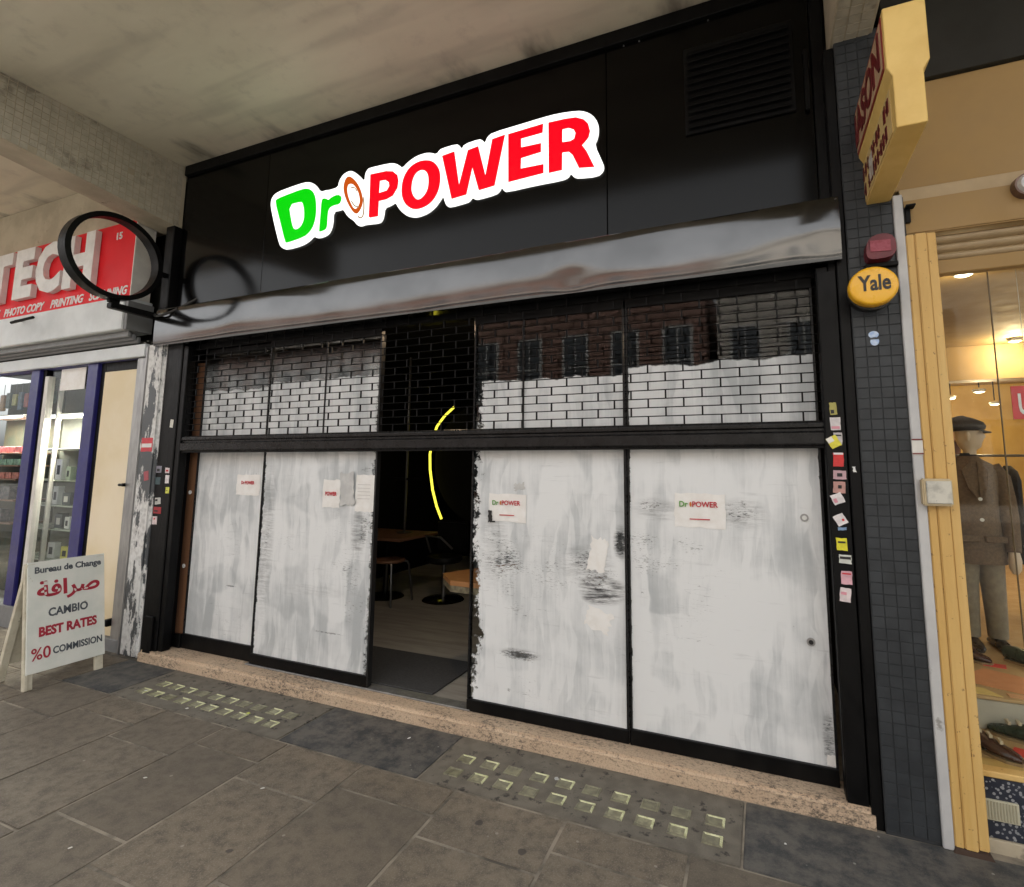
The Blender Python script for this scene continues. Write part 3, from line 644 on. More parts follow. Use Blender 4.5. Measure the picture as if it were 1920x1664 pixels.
glazed('sliding_door', 'whitewashed glass door with flaked left edge and black scuffs', 'door', -1.785, -.750, GY,
       m_whitewash('whitewash_c', -1.785, -.75, 2.165, [(-.92, .95, .22, .16, .75), (-.79, 1.17, .05, .12, 1.1), (-1.55, 1.0, .25, .3, .75), (-1.45, .45, .2, .05, .95), (-1.2, .95, .25, .25, .6), (-1.0, 1.0, .28, .25, .62), (-1.5, .24, .03, .02, 1.0), (-1.45, .75, .2, .2, .6)], .12, .012, 3, .6, 0, [(-.90, .885, .17, .10, 1.0), (-.93, .835, .11, .045, 1.0), (-.79, 1.16, .05, .12, .9), (-1.0, 1.02, .2, .14, .4), (-1.42, .46, .16, .04, .6), (-1.62, 1.1, .12, .3, .3)]), .080, .150, mull=(-1.42,))
glazed('glass_panel', 'wide whitewashed glass panel with creased paint next to the sticker jamb', 'glass panel', -.742, .275, GY,
       m_whitewash('whitewash_d', -.742, .275, 2.20, [(-.60, 1.38, .14, .07, .75), (-.12, 1.36, .16, .1, .8), (-.65, 1.1, .16, .25, .7), (-.45, 1.1, .4, .2, .55), (.24, .25, .05, .2, .8)], .02, .015, 4, .5, 1, [(-.12, 1.35, .16, .1, .35), (-.58, 1.36, .16, .08, .35), (.24, .28, .035, .16, .5)]), .080, .160)
tag(box('meeting_strip', M['bartrim'], -.7495, -.7425, 3.055, 3.10, .09, 2.55, None, .002), 'dark vertical strip between the two right white panels', 'strip')
tag(box('rubber_seal', M['blackplastic'], -2.571, -2.562, 3.06, 3.105, .095, 2.55, None, .002), 'thin black seal on the sliding door edge at the opening', 'seal')
t = thing('hardboard_strip', 'brown hardboard strip with two white screw caps by left jamb', 'board', (-4.6, 3.13, .08))
box('board', M['brown'], -4.66, -4.565, 3.12, 3.13, .19, 2.5, t, .001)
box('board_base', M['blackold'], -4.66, -4.565, 3.10, 3.135, .08, .188, t, .002)
for z in (1.36, .74):
    disc(-4.612, z, .017, 3.1195, 3.113, 14).build('screw_cap', M['white'], t)
for z, lb_ in ((1.345, 'round metal lock high on the wide right white panel'), (.733, 'round metal lock low on the wide right white panel')):
    t = thing('panel_lock', lb_, 'lock', (.183, GY, z))
    for nm, r, y0, y1, m in (('rose', .020, GY-.0045, GY-.010, M['alu']), ('cylinder', .011, GY-.0105, GY-.016, M['blackplastic'] if z < 1 else M['white'])):
        disc(.183, z, r, y0, y1, 16).build(nm, m, t)
tag(box('door_header', M['blackpaint'], -4.66, .29, 3.06, 3.15, 2.615, 2.94, None, .003), 'black header board behind the shutter hood', 'header')

# ------------------------------------------------------------------ jambs and piers
t = thing('left_jamb', 'black steel jamb at the left end of the shutter', 'jamb', (-4.77, 3.0, 0))
t.name = 'shop_jamb'
box('post', M['blackold'], -4.865, -4.66, 2.975, 3.14, .0, 2.66, t, .006)
box('post_base', M['blackold'], -4.80, -4.70, 2.955, 2.9745, .0, .35, t, .004)
t = thing('shop_jamb', 'black steel jamb covered with small stickers at the right', 'jamb', (.35, 3.0, 0))
box('post', M['blackold'], .3455, .383, 2.972, 3.14, .078, 2.64, t, .003)
box('face_plate', M['blackold'], .292, .378, 2.957, 2.9645, .079, 2.60, t, .002)
box('corner_post', M['blackold'], .3835, .432, 2.945, 3.14, -.005, 3.82, t, .004)
t = thing('peeling_pier', 'narrow pier with flaking grey and white paint beside the jamb', 'pier', (-5.0, 3.1, 0))
M['peel'] = m_peel('flaking_pier_paint', (.68, .68, .66), (.07, .078, .085), .50, 4.2)
B().box(-5.10, -4.867, 2.95, 3.2, -.01, 2.69).build('shaft', M['peel'], t, .025, 3)
box('upper_shaft', M['blackold'], -5.06, -4.95, 2.985, 3.2, 2.691, 3.80, t, .006)
box('conduit', M['alu'], -5.135, -5.103, 2.955, 2.99, .0, 2.66, t, .006, 2)

# tiled pier
t = thing('tiled_pier', 'pier of small square tiles painted dark grey, right of jamb', 'pier', (.535, 3.0, 0))
box('pier_core', M['tilebed'], .4335, .637, 2.934, 3.2, -.01, 3.832, t, 0)
tp = .0506; src = None
rest = B()
for r in range(76):
    for c in range(4):
        x = .4355+c*tp; z = .012+r*tp
        if r < 74:
            if src is None: src = box('tile', M['tilepaint'], x+.0015, x+tp-.0015, 2.9305, 2.9335, z+.0015, z+tp-.0015, t, .001)
            else:
                o = inst(src, t, (0, 0, 0)); o.location = src.location+Vector((c*tp, random.uniform(-.0006, .0006), r*tp))
                o.rotation_euler = (random.uniform(-.0, .0), 0, 0)
        else: rest.box(x+.0015, x+tp-.0015, 2.9305, 2.9335, z+.0015, z+tp-.0015)
rest.build('upper_tiles', M['tilepaint'], t)['kind'] = 'stuff'
t = thing('white_trunking', 'tall white plastic strip between grey tiles and yellow timber', 'strip', (.66, 2.93, 0))
box('strip', M['whitestrip'], .6385, .679, 2.915, 3.1, .0, 2.93, t, .004)
box('tie_band', M['offwhite'], .6375, .680, 2.912, 2.9145, 1.66, 1.735, t, .001)
for z in (1.73, 1.665): box('tie', M['maroon'], .6372, .6803, 2.909, 2.9118, z, z+.006, t, 0)
t = thing('timber_post', 'yellow painted timber post framing the menswear window', 'post', (.74, 2.95, 0))
for i, (x0, x1, y) in enumerate(((.681, .715, 2.918), (.7155, .762, 2.912), (.7625, .802, 2.922))):
    box('plank', M['woodyel'], x0, x1, y, 3.08, .012+i*.004, 2.72, t, .004, 2)
B().add([(.672, 2.90, .001), (.81, 2.90, .001), (.81, 3.0, .001), (.672, 3.0, .001), (.682, 2.911, .018), (.80, 2.911, .014), (.80, 3.0, .03), (.682, 3.0, .03)], [(0, 1, 5, 4), (1, 2, 6, 5), (3, 0, 4, 7), (4, 5, 6, 7)]).build('rotted_foot', pm('rotted_wood', (.05, .03, .02), rough=.9), t)
t = thing('junction_box', 'weathered grey electric box fixed on the yellow post', 'box', (.715, 2.88, 1.43))
box('case', pm('faded_cream_case', (.55, .45, .28), rough=.6), .655, .768, 2.868, 2.911, 1.435, 1.555, t, .006, 2)
box('cover', m_peel('chipped_cover', (.62, .60, .52), (.23, .27, .29), .48, 9), .668, .762, 2.861, 2.8675, 1.445, 1.545, t, .004)
# ------------------------------------------------------------------ posters and scraps on the panels
def paper(name, label, cat, x, z, wd, ht, y, m, rot=0, curl=.006, torn=.004, group=None, n=8, seed=0):
    """sheet with wavy outline standing a little off its support"""
    rg = random.Random(seed+int(abs(x)*1000)+int(z*1000)); c, s_ = math.cos(rot), math.sin(rot)
    vs_, fs = [], []
    ex = [rg.uniform(-torn, torn) for _ in range(4*(n+1))]
    for i in range(n+1):
        for j in range(n+1):
            u = (i/n-.5)*wd; v = (j/n-.5)*ht
            if i == 0: u += ex[j]
            if i == n: u += ex[n+1+j]
            if j == 0: v += ex[2*n+2+i]
            if j == n: v += ex[3*n+3+i]
            d = curl*(abs(i/n-.5)*2)**3*(.4+.6*mnoise.noise(Vector((i*.4, j*.4, seed))))+curl*.3*(1+mnoise.noise(Vector((i*.7, j*.7, seed+5))))
            vs_.append((x+u*c-v*s_, y-.0012-abs(d), z+u*s_+v*c))
    for i in range(n):
        for j in range(n): fs.append((i*(n+1)+j, (i+1)*(n+1)+j, (i+1)*(n+1)+j+1, i*(n+1)+j+1))
    nv = len(vs_)
    vs_ += [(p[0], p[1]+.0008, p[2]) for p in vs_]; fs += [tuple(q+nv for q in f[::-1]) for f in fs]
    o = B().add(vs_, fs).build(name, m, None, smooth=True)
    tag(o, label, cat, group); return o
def onto(o, b, name, m):
    r = b.build(name, m, None, smooth=False); r.parent = o; r.location = r.location-o.location; return r
PY = GY-.004
def poster(label, x, z, wd, ht, full=True, rot=0):
    o = paper('poster', label, 'poster', x, z, wd, ht, PY, M['paper'], rot, .004, .004)
    y = PY-.0085
    if full:
        onto(o, ftext('Dr', x-wd*.40, z+ht*.10, wd*.17, ht*.17, y, .0008, .02), 'print_green', M['green'])
        onto(o, ftext('POWER', x-wd*.14, z+ht*.10, wd*.50, ht*.17, y, .0008, .02), 'print_red', M['red'])
        onto(o, disc(x-wd*.175, z+ht*.18, wd*.022, y, y-.0008, 12, ht*.075), 'print_orange', pm('orange_print', (.6, .2, .04), rough=.6))
        onto(o, B().box(x-wd*.2, x+wd*.2, y-.0006, y, z-ht*.27, z-ht*.24), 'print_line', M['red'])
    return o
poster('white paper poster with Dr POWER logo on wide right panel', -.338, 1.362, .272, .185, True, -.01)
poster('white Dr POWER poster with torn corner on panel beside doorway', -1.525, 1.335, .262, .175, True)
tag(onto(tag(paper('tape_piece', 'torn black strip at the lower left of the doorway poster', 'tape', -1.645, 1.28, .028, .075, PY-.008, M['blackplastic'], 0, .001, .004), None), B().box(-1.631, -1.605, PY-.0135, PY-.0125, 1.243, 1.252), 'tail', M['blackplastic']))
poster('small torn Dr POWER poster on narrow left white panel', -3.925, 1.435, .27, .165, False)
pl = bpy.data.objects['poster.002']
pl.location.y += .05
onto(pl, ftext('Dr POWER', -4.0, 1.44, .15, .028, PY+.05-.0085, .0008, .03), 'print_red', M['red'])
poster('narrow peeling poster with red lettering on sliding door', -2.985, 1.39, .165, .205, False)
onto(bpy.data.objects['poster.003'], ftext('POWER', -3.04, 1.375, .11, .03, PY-.0085, .0008, .03), 'print_red', M['red'])
poster('plain white notice sheet at the edge of the sliding door', -2.668, 1.40, .175, .26, False)
for k in range(5): onto(bpy.data.objects['poster.004'], B().box(-2.735, -2.62, PY-.0092, PY-.0086, 1.36+k*.025, 1.3625+k*.025), 'print_line', pm('faint_print', (.5, .48, .46), rough=.8))
paper('torn_paper', 'grey torn paper curling between the two sliding door notices', 'paper', -2.83, 1.43, .13, .24, PY, pm('grey_wet_paper', (.5, .5, .49), (.62, .62, .6), 9, .8), .12, .02, .012)
paper('torn_paper', 'bright white torn sheet above the black scuff', 'paper', -.925, 1.085, .105, .19, PY, M['paper'], -.16, .004, .01)
paper('torn_paper', 'bright white torn scrap below the black scuff', 'paper', -.925, .72, .15, .12, PY, M['paper'], -.35, .004, .014)
paper('torn_paper', 'small grey scrap of paper above the doorway poster', 'paper', -1.44, 1.47, .07, .045, PY, pm('grey_wet_paper', (.42, .42, .41)), .1, .004, .008)
paper('tape_piece', 'cream tape patch at the bottom corner of right panel', 'tape', .25, .19, .045, .05, PY, M['paper'], 0, .001, .003)

# ------------------------------------------------------------------ stickers
def sticker(label, x, z, wd, ht, col, rot, y, mark=None):
    o = paper('sticker', label, 'sticker', x, z, wd, ht, y, pm('sticker_%.2f_%.2f_%.2f' % col, col, tuple(c*.8 for c in col), 30, .5), rot, .0008, .0015, 'stickers on the shop jambs', 4)
    if mark:
        mc, fx, fz, fw_, fh = mark
        c, s_ = math.cos(rot), math.sin(rot); b = B(); pts = []
        for dy in (0, -.0005):
            for (u, v) in ((fx, fz), (fx+fw_, fz), (fx+fw_, fz+fh), (fx, fz+fh)):
                u = (u-.5)*wd; v = (v-.5)*ht; pts.append((x+u*c-v*s_, y-.0032+dy, z+u*s_+v*c))
        b.add(pts, [(0, 1, 2, 3), (4, 7, 6, 5), (0, 4, 5, 1), (1, 5, 6, 2), (2, 6, 7, 3), (3, 7, 4, 0)])
        onto(o, b, 'print', pm('sticker_ink_%.2f_%.2f_%.2f' % mc, mc, rough=.6))
RY = 2.957
K, RD, PK = (.02, .02, .02), (.6, .03, .04), (.7, .3, .36)
for a in (
    ('small olive yellow sticker, topmost on the right jamb', .330, 1.893, .030, .06, (.42, .38, .10), .05, RY, (K, .1, .1, .5, .3)),
    ('white sticker level with the shutter bar on the right jamb', .336, 1.818, .044, .064, (.70, .66, .66), 0, RY, (PK, .1, .1, .8, .2)),
    ('pale grey sticker tucked behind the tilted yellow one', .343, 1.745, .038, .058, (.55, .52, .52), -.04, RY, (K, .1, .7, .8, .12)),
    ('tilted yellow and white sticker just under the shutter bar', .324, 1.728, .048, .058, (.80, .72, .06), .5, RY-.003, ((.8, .78, .7), .0, .55, .6, .45)),
    ('red sticker with a white top band on the jamb', .340, 1.641, .046, .068, (.66, .03, .03), -.02, RY, ((.8, .75, .75), .05, .86, .9, .14)),
    ('wide pink sticker with a black mark on the jamb', .341, 1.567, .056, .042, (.62, .40, .44), -.02, RY, (K, .3, .3, .4, .4)),
    ('brownish pink sticker overlapped by a tilted white one', .336, 1.507, .052, .054, (.55, .30, .26), -.06, RY, (K, .4, .4, .3, .3)),
    ('tilted white sticker just below the brownish pink one', .326, 1.452, .050, .050, (.78, .74, .74), .42, RY-.003, (PK, .1, .2, .3, .4)),
    ('tilted white sticker standing alone mid jamb', .333, 1.352, .048, .052, (.80, .76, .76), .5, RY, (RD, .6, .3, .2, .2)),
    ('thin blue scrap under the lone tilted white sticker', .338, 1.309, .036, .014, (.20, .32, .5), .1, RY, None),
    ('square yellow sticker with black scrawl on the jamb', .332, 1.236, .046, .058, (.80, .74, .03), .0, RY, (K, .15, .6, .7, .14)),
    ('white shield shaped sticker with a dark band', .343, 1.167, .052, .040, (.66, .68, .62), -.03, RY, (K, .05, .5, .9, .3)),
    ('plain pink sticker second from the bottom of the jamb', .344, 1.081, .046, .062, (.74, .42, .48), -.03, RY, (RD, .1, .75, .8, .1)),
    ('white and pink sticker, lowest on the right jamb', .334, 1.001, .046, .064, (.78, .68, .68), -.1, RY, (PK, .1, .5, .5, .2))): sticker(*a)
paper('sticker', 'tiny white L shaped scrap on the black corner post', 'sticker', .404, 1.594, .012, .03, 2.945, M['white'], .1, .0006, .003, 'stickers on the shop jambs', 3)
LY = 2.975
for a in (
    ('white sticker high on the left black jamb', -4.715, 1.95, .04, .07, (.7, .68, .6), -.1, LY, None),
    ('grey purple sticker on the left jamb', -4.828, 1.556, .07, .058, (.26, .25, .30), .0, LY, (K, .2, .2, .5, .4)),
    ('small white sticker with red print on the left jamb', -4.715, 1.548, .055, .045, (.72, .62, .62), .0, LY, (RD, .2, .3, .6, .3)),
    ('upright white sticker above the yellow one on left jamb', -4.708, 1.474, .05, .07, (.74, .70, .70), .0, LY, None),
    ('bright yellow sticker on the left black jamb', -4.692, 1.381, .048, .052, (.72, .74, .10), .0, LY, (K, .2, .4, .4, .1)),
    ('dark teal sticker left of the upright white one', -4.828, 1.458, .065, .062, (.05, .09, .10), .0, LY, None),
    ('pale grey sticker above the red one on left jamb', -4.805, 1.288, .075, .056, (.55, .55, .52), .1, LY, (K, .1, .5, .4, .3)),
    ('dark red sticker on the left black jamb', -4.80, 1.21, .10, .056, (.36, .02, .03), .0, LY, (K, .1, .3, .5, .2)),
    ('pinkish white sticker, lowest on the left jamb', -4.822, 1.125, .062, .068, (.74, .62, .62), .0, LY, (RD, .3, .6, .3, .2)),
    ('red and white label on the flaking pier', -4.98, 1.77, .15, .12, (.62, .05, .07), .0, 2.95, ((.72, .7, .68), .05, .3, .9, .28)),
    ('torn red scrap lower on the flaking pier', -4.95, 1.50, .06, .08, (.42, .08, .10), .2, 2.95, None)): sticker(*a)
t = thing('blue_sticker', 'light blue cloud shaped sticker on the grey tiles', 'sticker', (.522, 2.93, 2.2))
disc(.520, 2.245, .022, 2.9300, 2.9275, 14, .018).build('cloud_top', pm('sky_blue_print', (.30, .45, .72), (.55, .65, .8), 50, .5), t)
disc(.523, 2.212, .019, 2.9300, 2.9275, 12, .022).build('cloud_base', pm('sky_blue_print', (.3, .45, .72)), t)
box('print_line', M['ink'], .505, .541, 2.9262, 2.9272, 2.221, 2.229, t, 0)

# ------------------------------------------------------------------ alarm box, bell box, hanging sign
t = thing('alarm_box', 'oval amber alarm box lettered Yale on the tiled pier', 'alarm box', (.515, 2.87, 2.33))
b = B(); nseg = 32
def oval(y, k, dz=0): return [Vector((.512+.104*k*math.cos(2*math.pi*a/nseg), y, 2.452+dz+.094*k*math.sin(2*math.pi*a/nseg))) for a in range(nseg)]
rings = [oval(2.845, 1.0), oval(2.815, 1.0), oval(2.803, .975), oval(2.797, .93), oval(2.795, .86), oval(2.793, .4)]
for r in rings: b.v += r
for i in range(len(rings)-1):
    for a in range(nseg): b.f.append([i*nseg+a, i*nseg+(a+1) % nseg, (i+1)*nseg+(a+1) % nseg, (i+1)*nseg+a])
b.f.append(list(range((len(rings)-1)*nseg, len(rings)*nseg))); b.f.append(list(range(nseg))[::-1]); b.sm = True
b.build('cover', M['yale'], t)
b = B(); rings = [oval(2.9295, .9, -.01), oval(2.862, .98, -.012), oval(2.8455, 1.0, -.01)]
for r in rings: b.v += r
for i in range(2):
    for a in range(nseg): b.f.append([i*nseg+a, i*nseg+(a+1) % nseg, (i+1)*nseg+(a+1) % nseg, (i+1)*nseg+a])
b.f.append(list(range(nseg))[::-1]); b.f.append(list(range(2*nseg, 3*nseg))); b.sm = True
b.build('back_housing', M['blackplastic'], t)
ftext('Yale', .448, 2.425, .132, .076, 2.7935, .003, .026).build('lettering', M['blackplastic'], t, smooth=False)
t = thing('bell_box', 'dark red bell box above the amber alarm', 'alarm box', (.575, 2.88, 2.6))
b = B()
prof2 = [(.513, 2.63), (.520, 2.605), (.545, 2.597), (.605, 2.60), (.632, 2.615), (.640, 2.65), (.632, 2.70), (.600, 2.722), (.55, 2.718), (.518, 2.69)]
vs_, fs = shape_geo([chaikin(prof2, 1)], .075); b.mapped(vs_, fs, (-.012, 2.9285, 0), XF, ZF, NF).build('case', M['bellred'], t, .006, 2)
vs_, fs = shape_geo([[(.53, 2.635), (.615, 2.63), (.615, 2.685), (.53, 2.69)]], .004); B().mapped(vs_, fs, (-.012, 2.8530, 0), XF, ZF, NF).build('label_plate', pm('faded_rose', (.34, .07, .10), (.24, .03, .05), 40, .5), t)
box('bracket', M['blackpaint'], .50, .64, 2.9, 2.929, 2.572, 2.594, t, .003)

t = thing('hanging_sign', 'yellow projecting box sign lettered MASON over the tiled pier', 'sign', (.58, 2.7, 2.9))
# T-shaped section: wide head, narrow body
sec = [(.530, 2.910), (.632, 2.910), (.632, 3.128), (.655, 3.165), (.655, 3.425), (.512, 3.425), (.512, 3.165), (.530, 3.128)]
b = B(); ns = len(sec)
b.v = [Vector((x, y, z)) for y in (2.272, 3.09) for (x, z) in sec]
b.f = [list(range(ns)), list(range(ns, 2*ns))[::-1]]+[[i, (i+1) % ns, ns+(i+1) % ns, ns+i] for i in range(ns)]
b.build('sign_case', M['maslight'], t, .003)
XL = (0, -1, 0)
B().box(.5085, .5115, 2.30, 3.08, 3.18, 3.41).build('red_panel', pm('faded_red_panel', (.30, .035, .03), (.24, .03, .02), 5, .5), t)
B().box(.5070, .5084, 2.315, 3.065, 3.195, 3.397).build('cream_inlay', pm('aged_cream', (.5, .34, .2), rough=.6), t)
vs_, fs = text_geo('MASON', .70, .165, .004, .03); B().mapped(vs_, fs, (.5068, 3.04, 3.215), XL, ZF, (-1, 0, 0)).build('lettering', M['maroon'], t, smooth=False)
B().box(.5270, .5296, 2.33, 3.07, 2.925, 3.115).build('lower_panel', pm('ochre_panel', (.62, .45, .18), rough=.6), t)
b = B()
for r, (z, h) in enumerate(((3.025, .072), (2.938, .068))):     # two rows of lettering too worn to read: blocky strokes
    y = 3.03
    while y > 2.40:
        wd = random.uniform(.03, .055)
        if random.random() < .87:
            for q in range(3):
                a = random.uniform(0, wd*.7); bz = random.uniform(0, h*.6)
                b.box(.5242, .5268, y-a-.013, y-a, z+bz*.3, z+h-bz*.2)
            b.box(.5240, .5266, y-wd, y, z+h*.42, z+h*.6)
        y -= wd+.012
b.build('worn_lettering', M['maroon'], t)
b = B(); B().box(.5238, .5262, 2.70, 2.78, 2.955, 3.07).build('worn_patch', pm('pale_worn_patch', (.6, .58, .52), (.4, .3, .22), 30, .7), t)
box('wall_plate', M['darkboard'], .50, .66, 3.0905, 3.12, 2.9, 3.45, t, 0)

# ------------------------------------------------------------------ ring bracket sign at the left
t = thing('ring_sign_frame', 'empty black ring frame of a projecting sign on an arm', 'sign frame', (-5.0, 2.98, 2.9))
c0 = Vector((-5.0, 2.56, 3.335)); rr = .345; b = B(); nn = 48
sect = [(-.05, -.021), (.05, -.021), (.05, .021), (-.05, .021)]
for a in range(nn):
    an = 2*math.pi*a/nn
    for (dx, dr) in sect: b.v.append(c0+Vector((dx, (rr+dr)*math.cos(an), (rr+dr)*math.sin(an))))
for a in range(nn):
    for k in range(4): b.f.append([a*4+k, a*4+(k+1) % 4, ((a+1) % nn)*4+(k+1) % 4, ((a+1) % nn)*4+k])
b.sm = True; b.build('ring', M['blackold'], t)
box('stem', M['blackpaint'], -5.02, -4.98, 2.55, 2.63, 2.945, 2.985, t, .004)
B().box(-5.035, -4.965, 2.56, 3.04, 2.895, 2.944).build('arm', M['blackpaint'], t, .006, 2)
box('rating_label', M['white'], -4.9645, -4.9635, 2.90, 2.975, 2.905, 2.93, t, 0)
B().box(-5.05, -4.95, 2.975, 2.984, 2.83, 3.02).build('wall_plate', M['blackpaint'], t, .003)
cb = []
for i in range(17):
    u = i/16; cb.append((-4.985+.42*u, 2.90-.07*math.sin(math.pi*u)+.10*u, 2.925+.13*u*u-.05*math.sin(math.pi*u)))
B().tube(cb, .011, 8).build('cable', M['blackplastic'], t)
box('upper_clip', M['blackpaint'], -5.03, -4.97, 2.90, 2.984, 3.30, 3.335, t, .004)

# ------------------------------------------------------------------ phone shop at the left
t = thing('phone_shop_sign', 'red phone shop fascia with raised grey white TECH letters', 'sign', (-6.8, 2.9, 3.1))
B().box(-9.6, -5.275, 2.855, 3.02, 3.105, 3.86).build('board', M['redboard'], t, .003)
box('edge_trim', M['offwhite'], -5.2745, -5.262, 2.853, 3.02, 3.105, 3.86, t, .001)
for ch, xa, xb in (('T', -7.72, -7.25), ('E', -7.18, -6.83), ('C', -6.78, -6.33), ('H', -6.28, -5.80)):
    ftext(ch, xa, 3.29, xb-xa, .53, 2.85, .05, .055).build('letter_'+ch.lower(), M['white'], t, smooth=False)
for wd_, xa, xb in (('PHOTO COPY', -7.42, -6.66), ('PRINTING', -6.55, -5.99), ('SCANNING', -5.90, -5.31)):
    ftext(wd_, xa, 3.145, xb-xa, .085, 2.8545, .004, .026, .25).build('small_word', M['white'], t, smooth=False)
ftext('/', -7.56, 3.145, .06, .09, 2.8545, .004, .03, .25).build('slash', M['white'], t, smooth=False)
ftext('15', -5.56, 3.70, .085, .07, 2.8545, .004, .03).build('street_number', M['white'], t, smooth=False)
t = thing('phone_shop_shutter_box', 'pale grey shutter housing under the red fascia', 'shutter', (-7.2, 2.9, 2.5))
B().box(-9.6, -5.245, 2.80, 3.04, 2.80, 3.10).build('housing', M['greybox'], t, .006, 2)
box('end_cap', M['dgreybox'], -5.2445, -5.20, 2.81, 3.03, 2.795, 3.06, t, .004)
for k, (y, z) in enumerate(((2.86, 2.775), (2.90, 2.755), (2.94, 2.735))): box('shutter_slat', M['dgreybox'], -9.6, -5.25, y, y+.03, z-.03, z+.022, t, .004)
B().box(-9.6, -5.15, 2.955, 3.0, 2.575, 2.69).build('bottom_rail', M['greybox'], t, .005, 2)
t = thing('sign_lamp_bracket', 'small black lamp arm below the red fascia', 'bracket', (-6.65, 2.72, 2.95))
B().bar((-6.92, 2.80, 3.04), (-6.62, 2.62, 2.955), .008, 6).build('arm', M['blackpaint'], t)
B().bar((-6.72, 2.80, 3.06), (-6.60, 2.62, 2.965), .006, 6).build('brace', M['blackpaint'], t)
B().bar((-6.66, 2.62, 2.95), (-6.38, 2.66, 2.985), .014, 8).build('lamp_head', M['blackpaint'], t)
tag(box('concrete_lintel', M['beam'], -12, -5.235, 2.93, 3.2, 3.87, 4.398, None, .006), 'stained concrete lintel above the red fascia', 'lintel')
t = thing('glazed_shopfront', 'blue framed glass front of the phone shop', 'shopfront', (-6.5, 3.05, 0))
for x0, x1 in ((-9.0, -8.85), (-7.09, -6.93), (-6.09, -5.92)): box('post', M['bluepaint'], x0, x1, 3.0, 3.1, .2, 2.57, t, .006, 2)
for x0, x1 in ((-5.92, -5.85), (-6.93, -6.87)): box('dark_reveal', M['blackpaint'], x0+.001, x1, 3.03, 3.1, .2, 2.57, t, .002)
box('head_rail', M['bluepaint'], -9.0, -5.15, 3.01, 3.1, 2.572, 2.64, t, .004)
box('plinth', M['dgreybox'], -9.6, -5.86, 2.99, 3.15, -.01, .199, t, .004)
for x0, x1 in ((-8.84, -7.10), (-6.79, -6.10)): box('pane', M['glass'], x0, x1, 3.05, 3.056, .2, 2.57, t, 0)
box('inner_frame', M['offwhite'], -6.865, -6.80, 3.02, 3.08, .2, 2.50, t, .003)
tag(box('hours_notice', M['paper'], -6.62, -6.20, 3.04, 3.045, 2.34, 2.56, None, 0), 'small grey notice at the top of the blue framed window', 'notice')
t = thing('phone_shop_door', 'blank cream boarded door left of the flaking pier', 'door', (-5.55, 3.03, .05))
box('leaf', M['creamboard'], -5.84, -5.30, 3.02, 3.06, .10, 2.48, t, .004)
box('jamb', M['alu'], -5.295, -5.14, 2.985, 3.1, .0, 2.57, t, .004)
box('top_gap', M['blackpaint'], -5.84, -5.30, 3.03, 3.08, 2.482, 2.569, t, 0)
b = B(); b.box(-5.32, -5.296, 2.97, 3.018, 1.40, 1.43); b.bar((-5.345, 2.965, 1.415), (-5.28, 2.965, 1.415), .012, 8); b.build('latch', M['blackpaint'], t)
b = B(); b.box(-5.35, -5.30, 2.95, 3.019, .20, .26); b.build('door_stop', M['blackpaint'], t, .01)
box('sill', M['dgreybox'], -5.84, -5.14, 2.98, 3.1, -.01, .098, t, .004)
M['shopback'] = pm('phone_shop_inner_wall', (.03, .028, .02), (.05, .04, .025), 2, .8)
tag(B().box(-9.6, -5.2, 4.2, 4.3, 0, 2.8).build('interior_wall', M['shopback']), 'dim wall inside the phone shop', 'wall')
tag(B().box(-9.6, -5.2, 3.15, 4.3, -.05, .1).build('phone_shop_floor', M['intfloor']), kind='structure')
for x, z, lab in ((-6.8, 2.105, 'bright tube lamp along the phone shop cabinet shelf'), (-8.2, 2.125, 'bright tube lamp above the far left red goods')):
    t = thing('tube_lamp', lab, 'lamp', (x, 3.22, z))
    B().bar((x-.5, 3.22, z), (x+.5, 3.22, z), .012, 8).build('tube', emat('lit_tube', (1, .96, .86), 5), t)
    ld = bpy.data.lights.new('tube_glow', 'AREA'); ld.shape = 'RECTANGLE'; ld.size = 1.0; ld.size_y = .04; ld.energy = 14; ld.color = (1, .93, .78)
    lo = bpy.data.objects.new('tube_glow', ld); COL.objects.link(lo); lo.parent = t; lo.location = (0, 0, -.03)
t = thing('display_cabinet', 'lit glass shelving behind the blue framed window', 'cabinet', (-7.0, 3.4, .1))
for z in (2.13, 1.76, 1.43, 1.17, .93, .62): box('shelf', M['white'] if z > 2 or abs(z-1.76) < .01 else pm('glass_shelf', (.42, .46, .38), rough=.3), -7.55, -6.15, 3.2, 3.55, z-.012, z, t, .002)
box('upright', M['offwhite'], -6.90, -6.875, 3.16, 3.2, .1, 2.5, t, .002)
box('back_panel', pm('cabinet_back', (.16, .17, .14), rough=.6), -7.6, -6.1, 3.56, 3.58, .1, 2.5, t, 0)
t2 = thing('display_cabinet', 'dark shelving with red goods at the far left window', 'cabinet', (-8.0, 3.4, .1))
for z in (2.15, 1.72, 1.58, 1.43, 1.2, .95): box('shelf', M['white'] if z > 2 else M['darkwood'], -8.8, -7.62, 3.2, 3.55, z-.014, z, t2, .002)
cols = {'white': (.72, .73, .70), 'pale green': (.45, .52, .42), 'dark grey': (.05, .06, .06), 'yellow': (.62, .58, .16)}
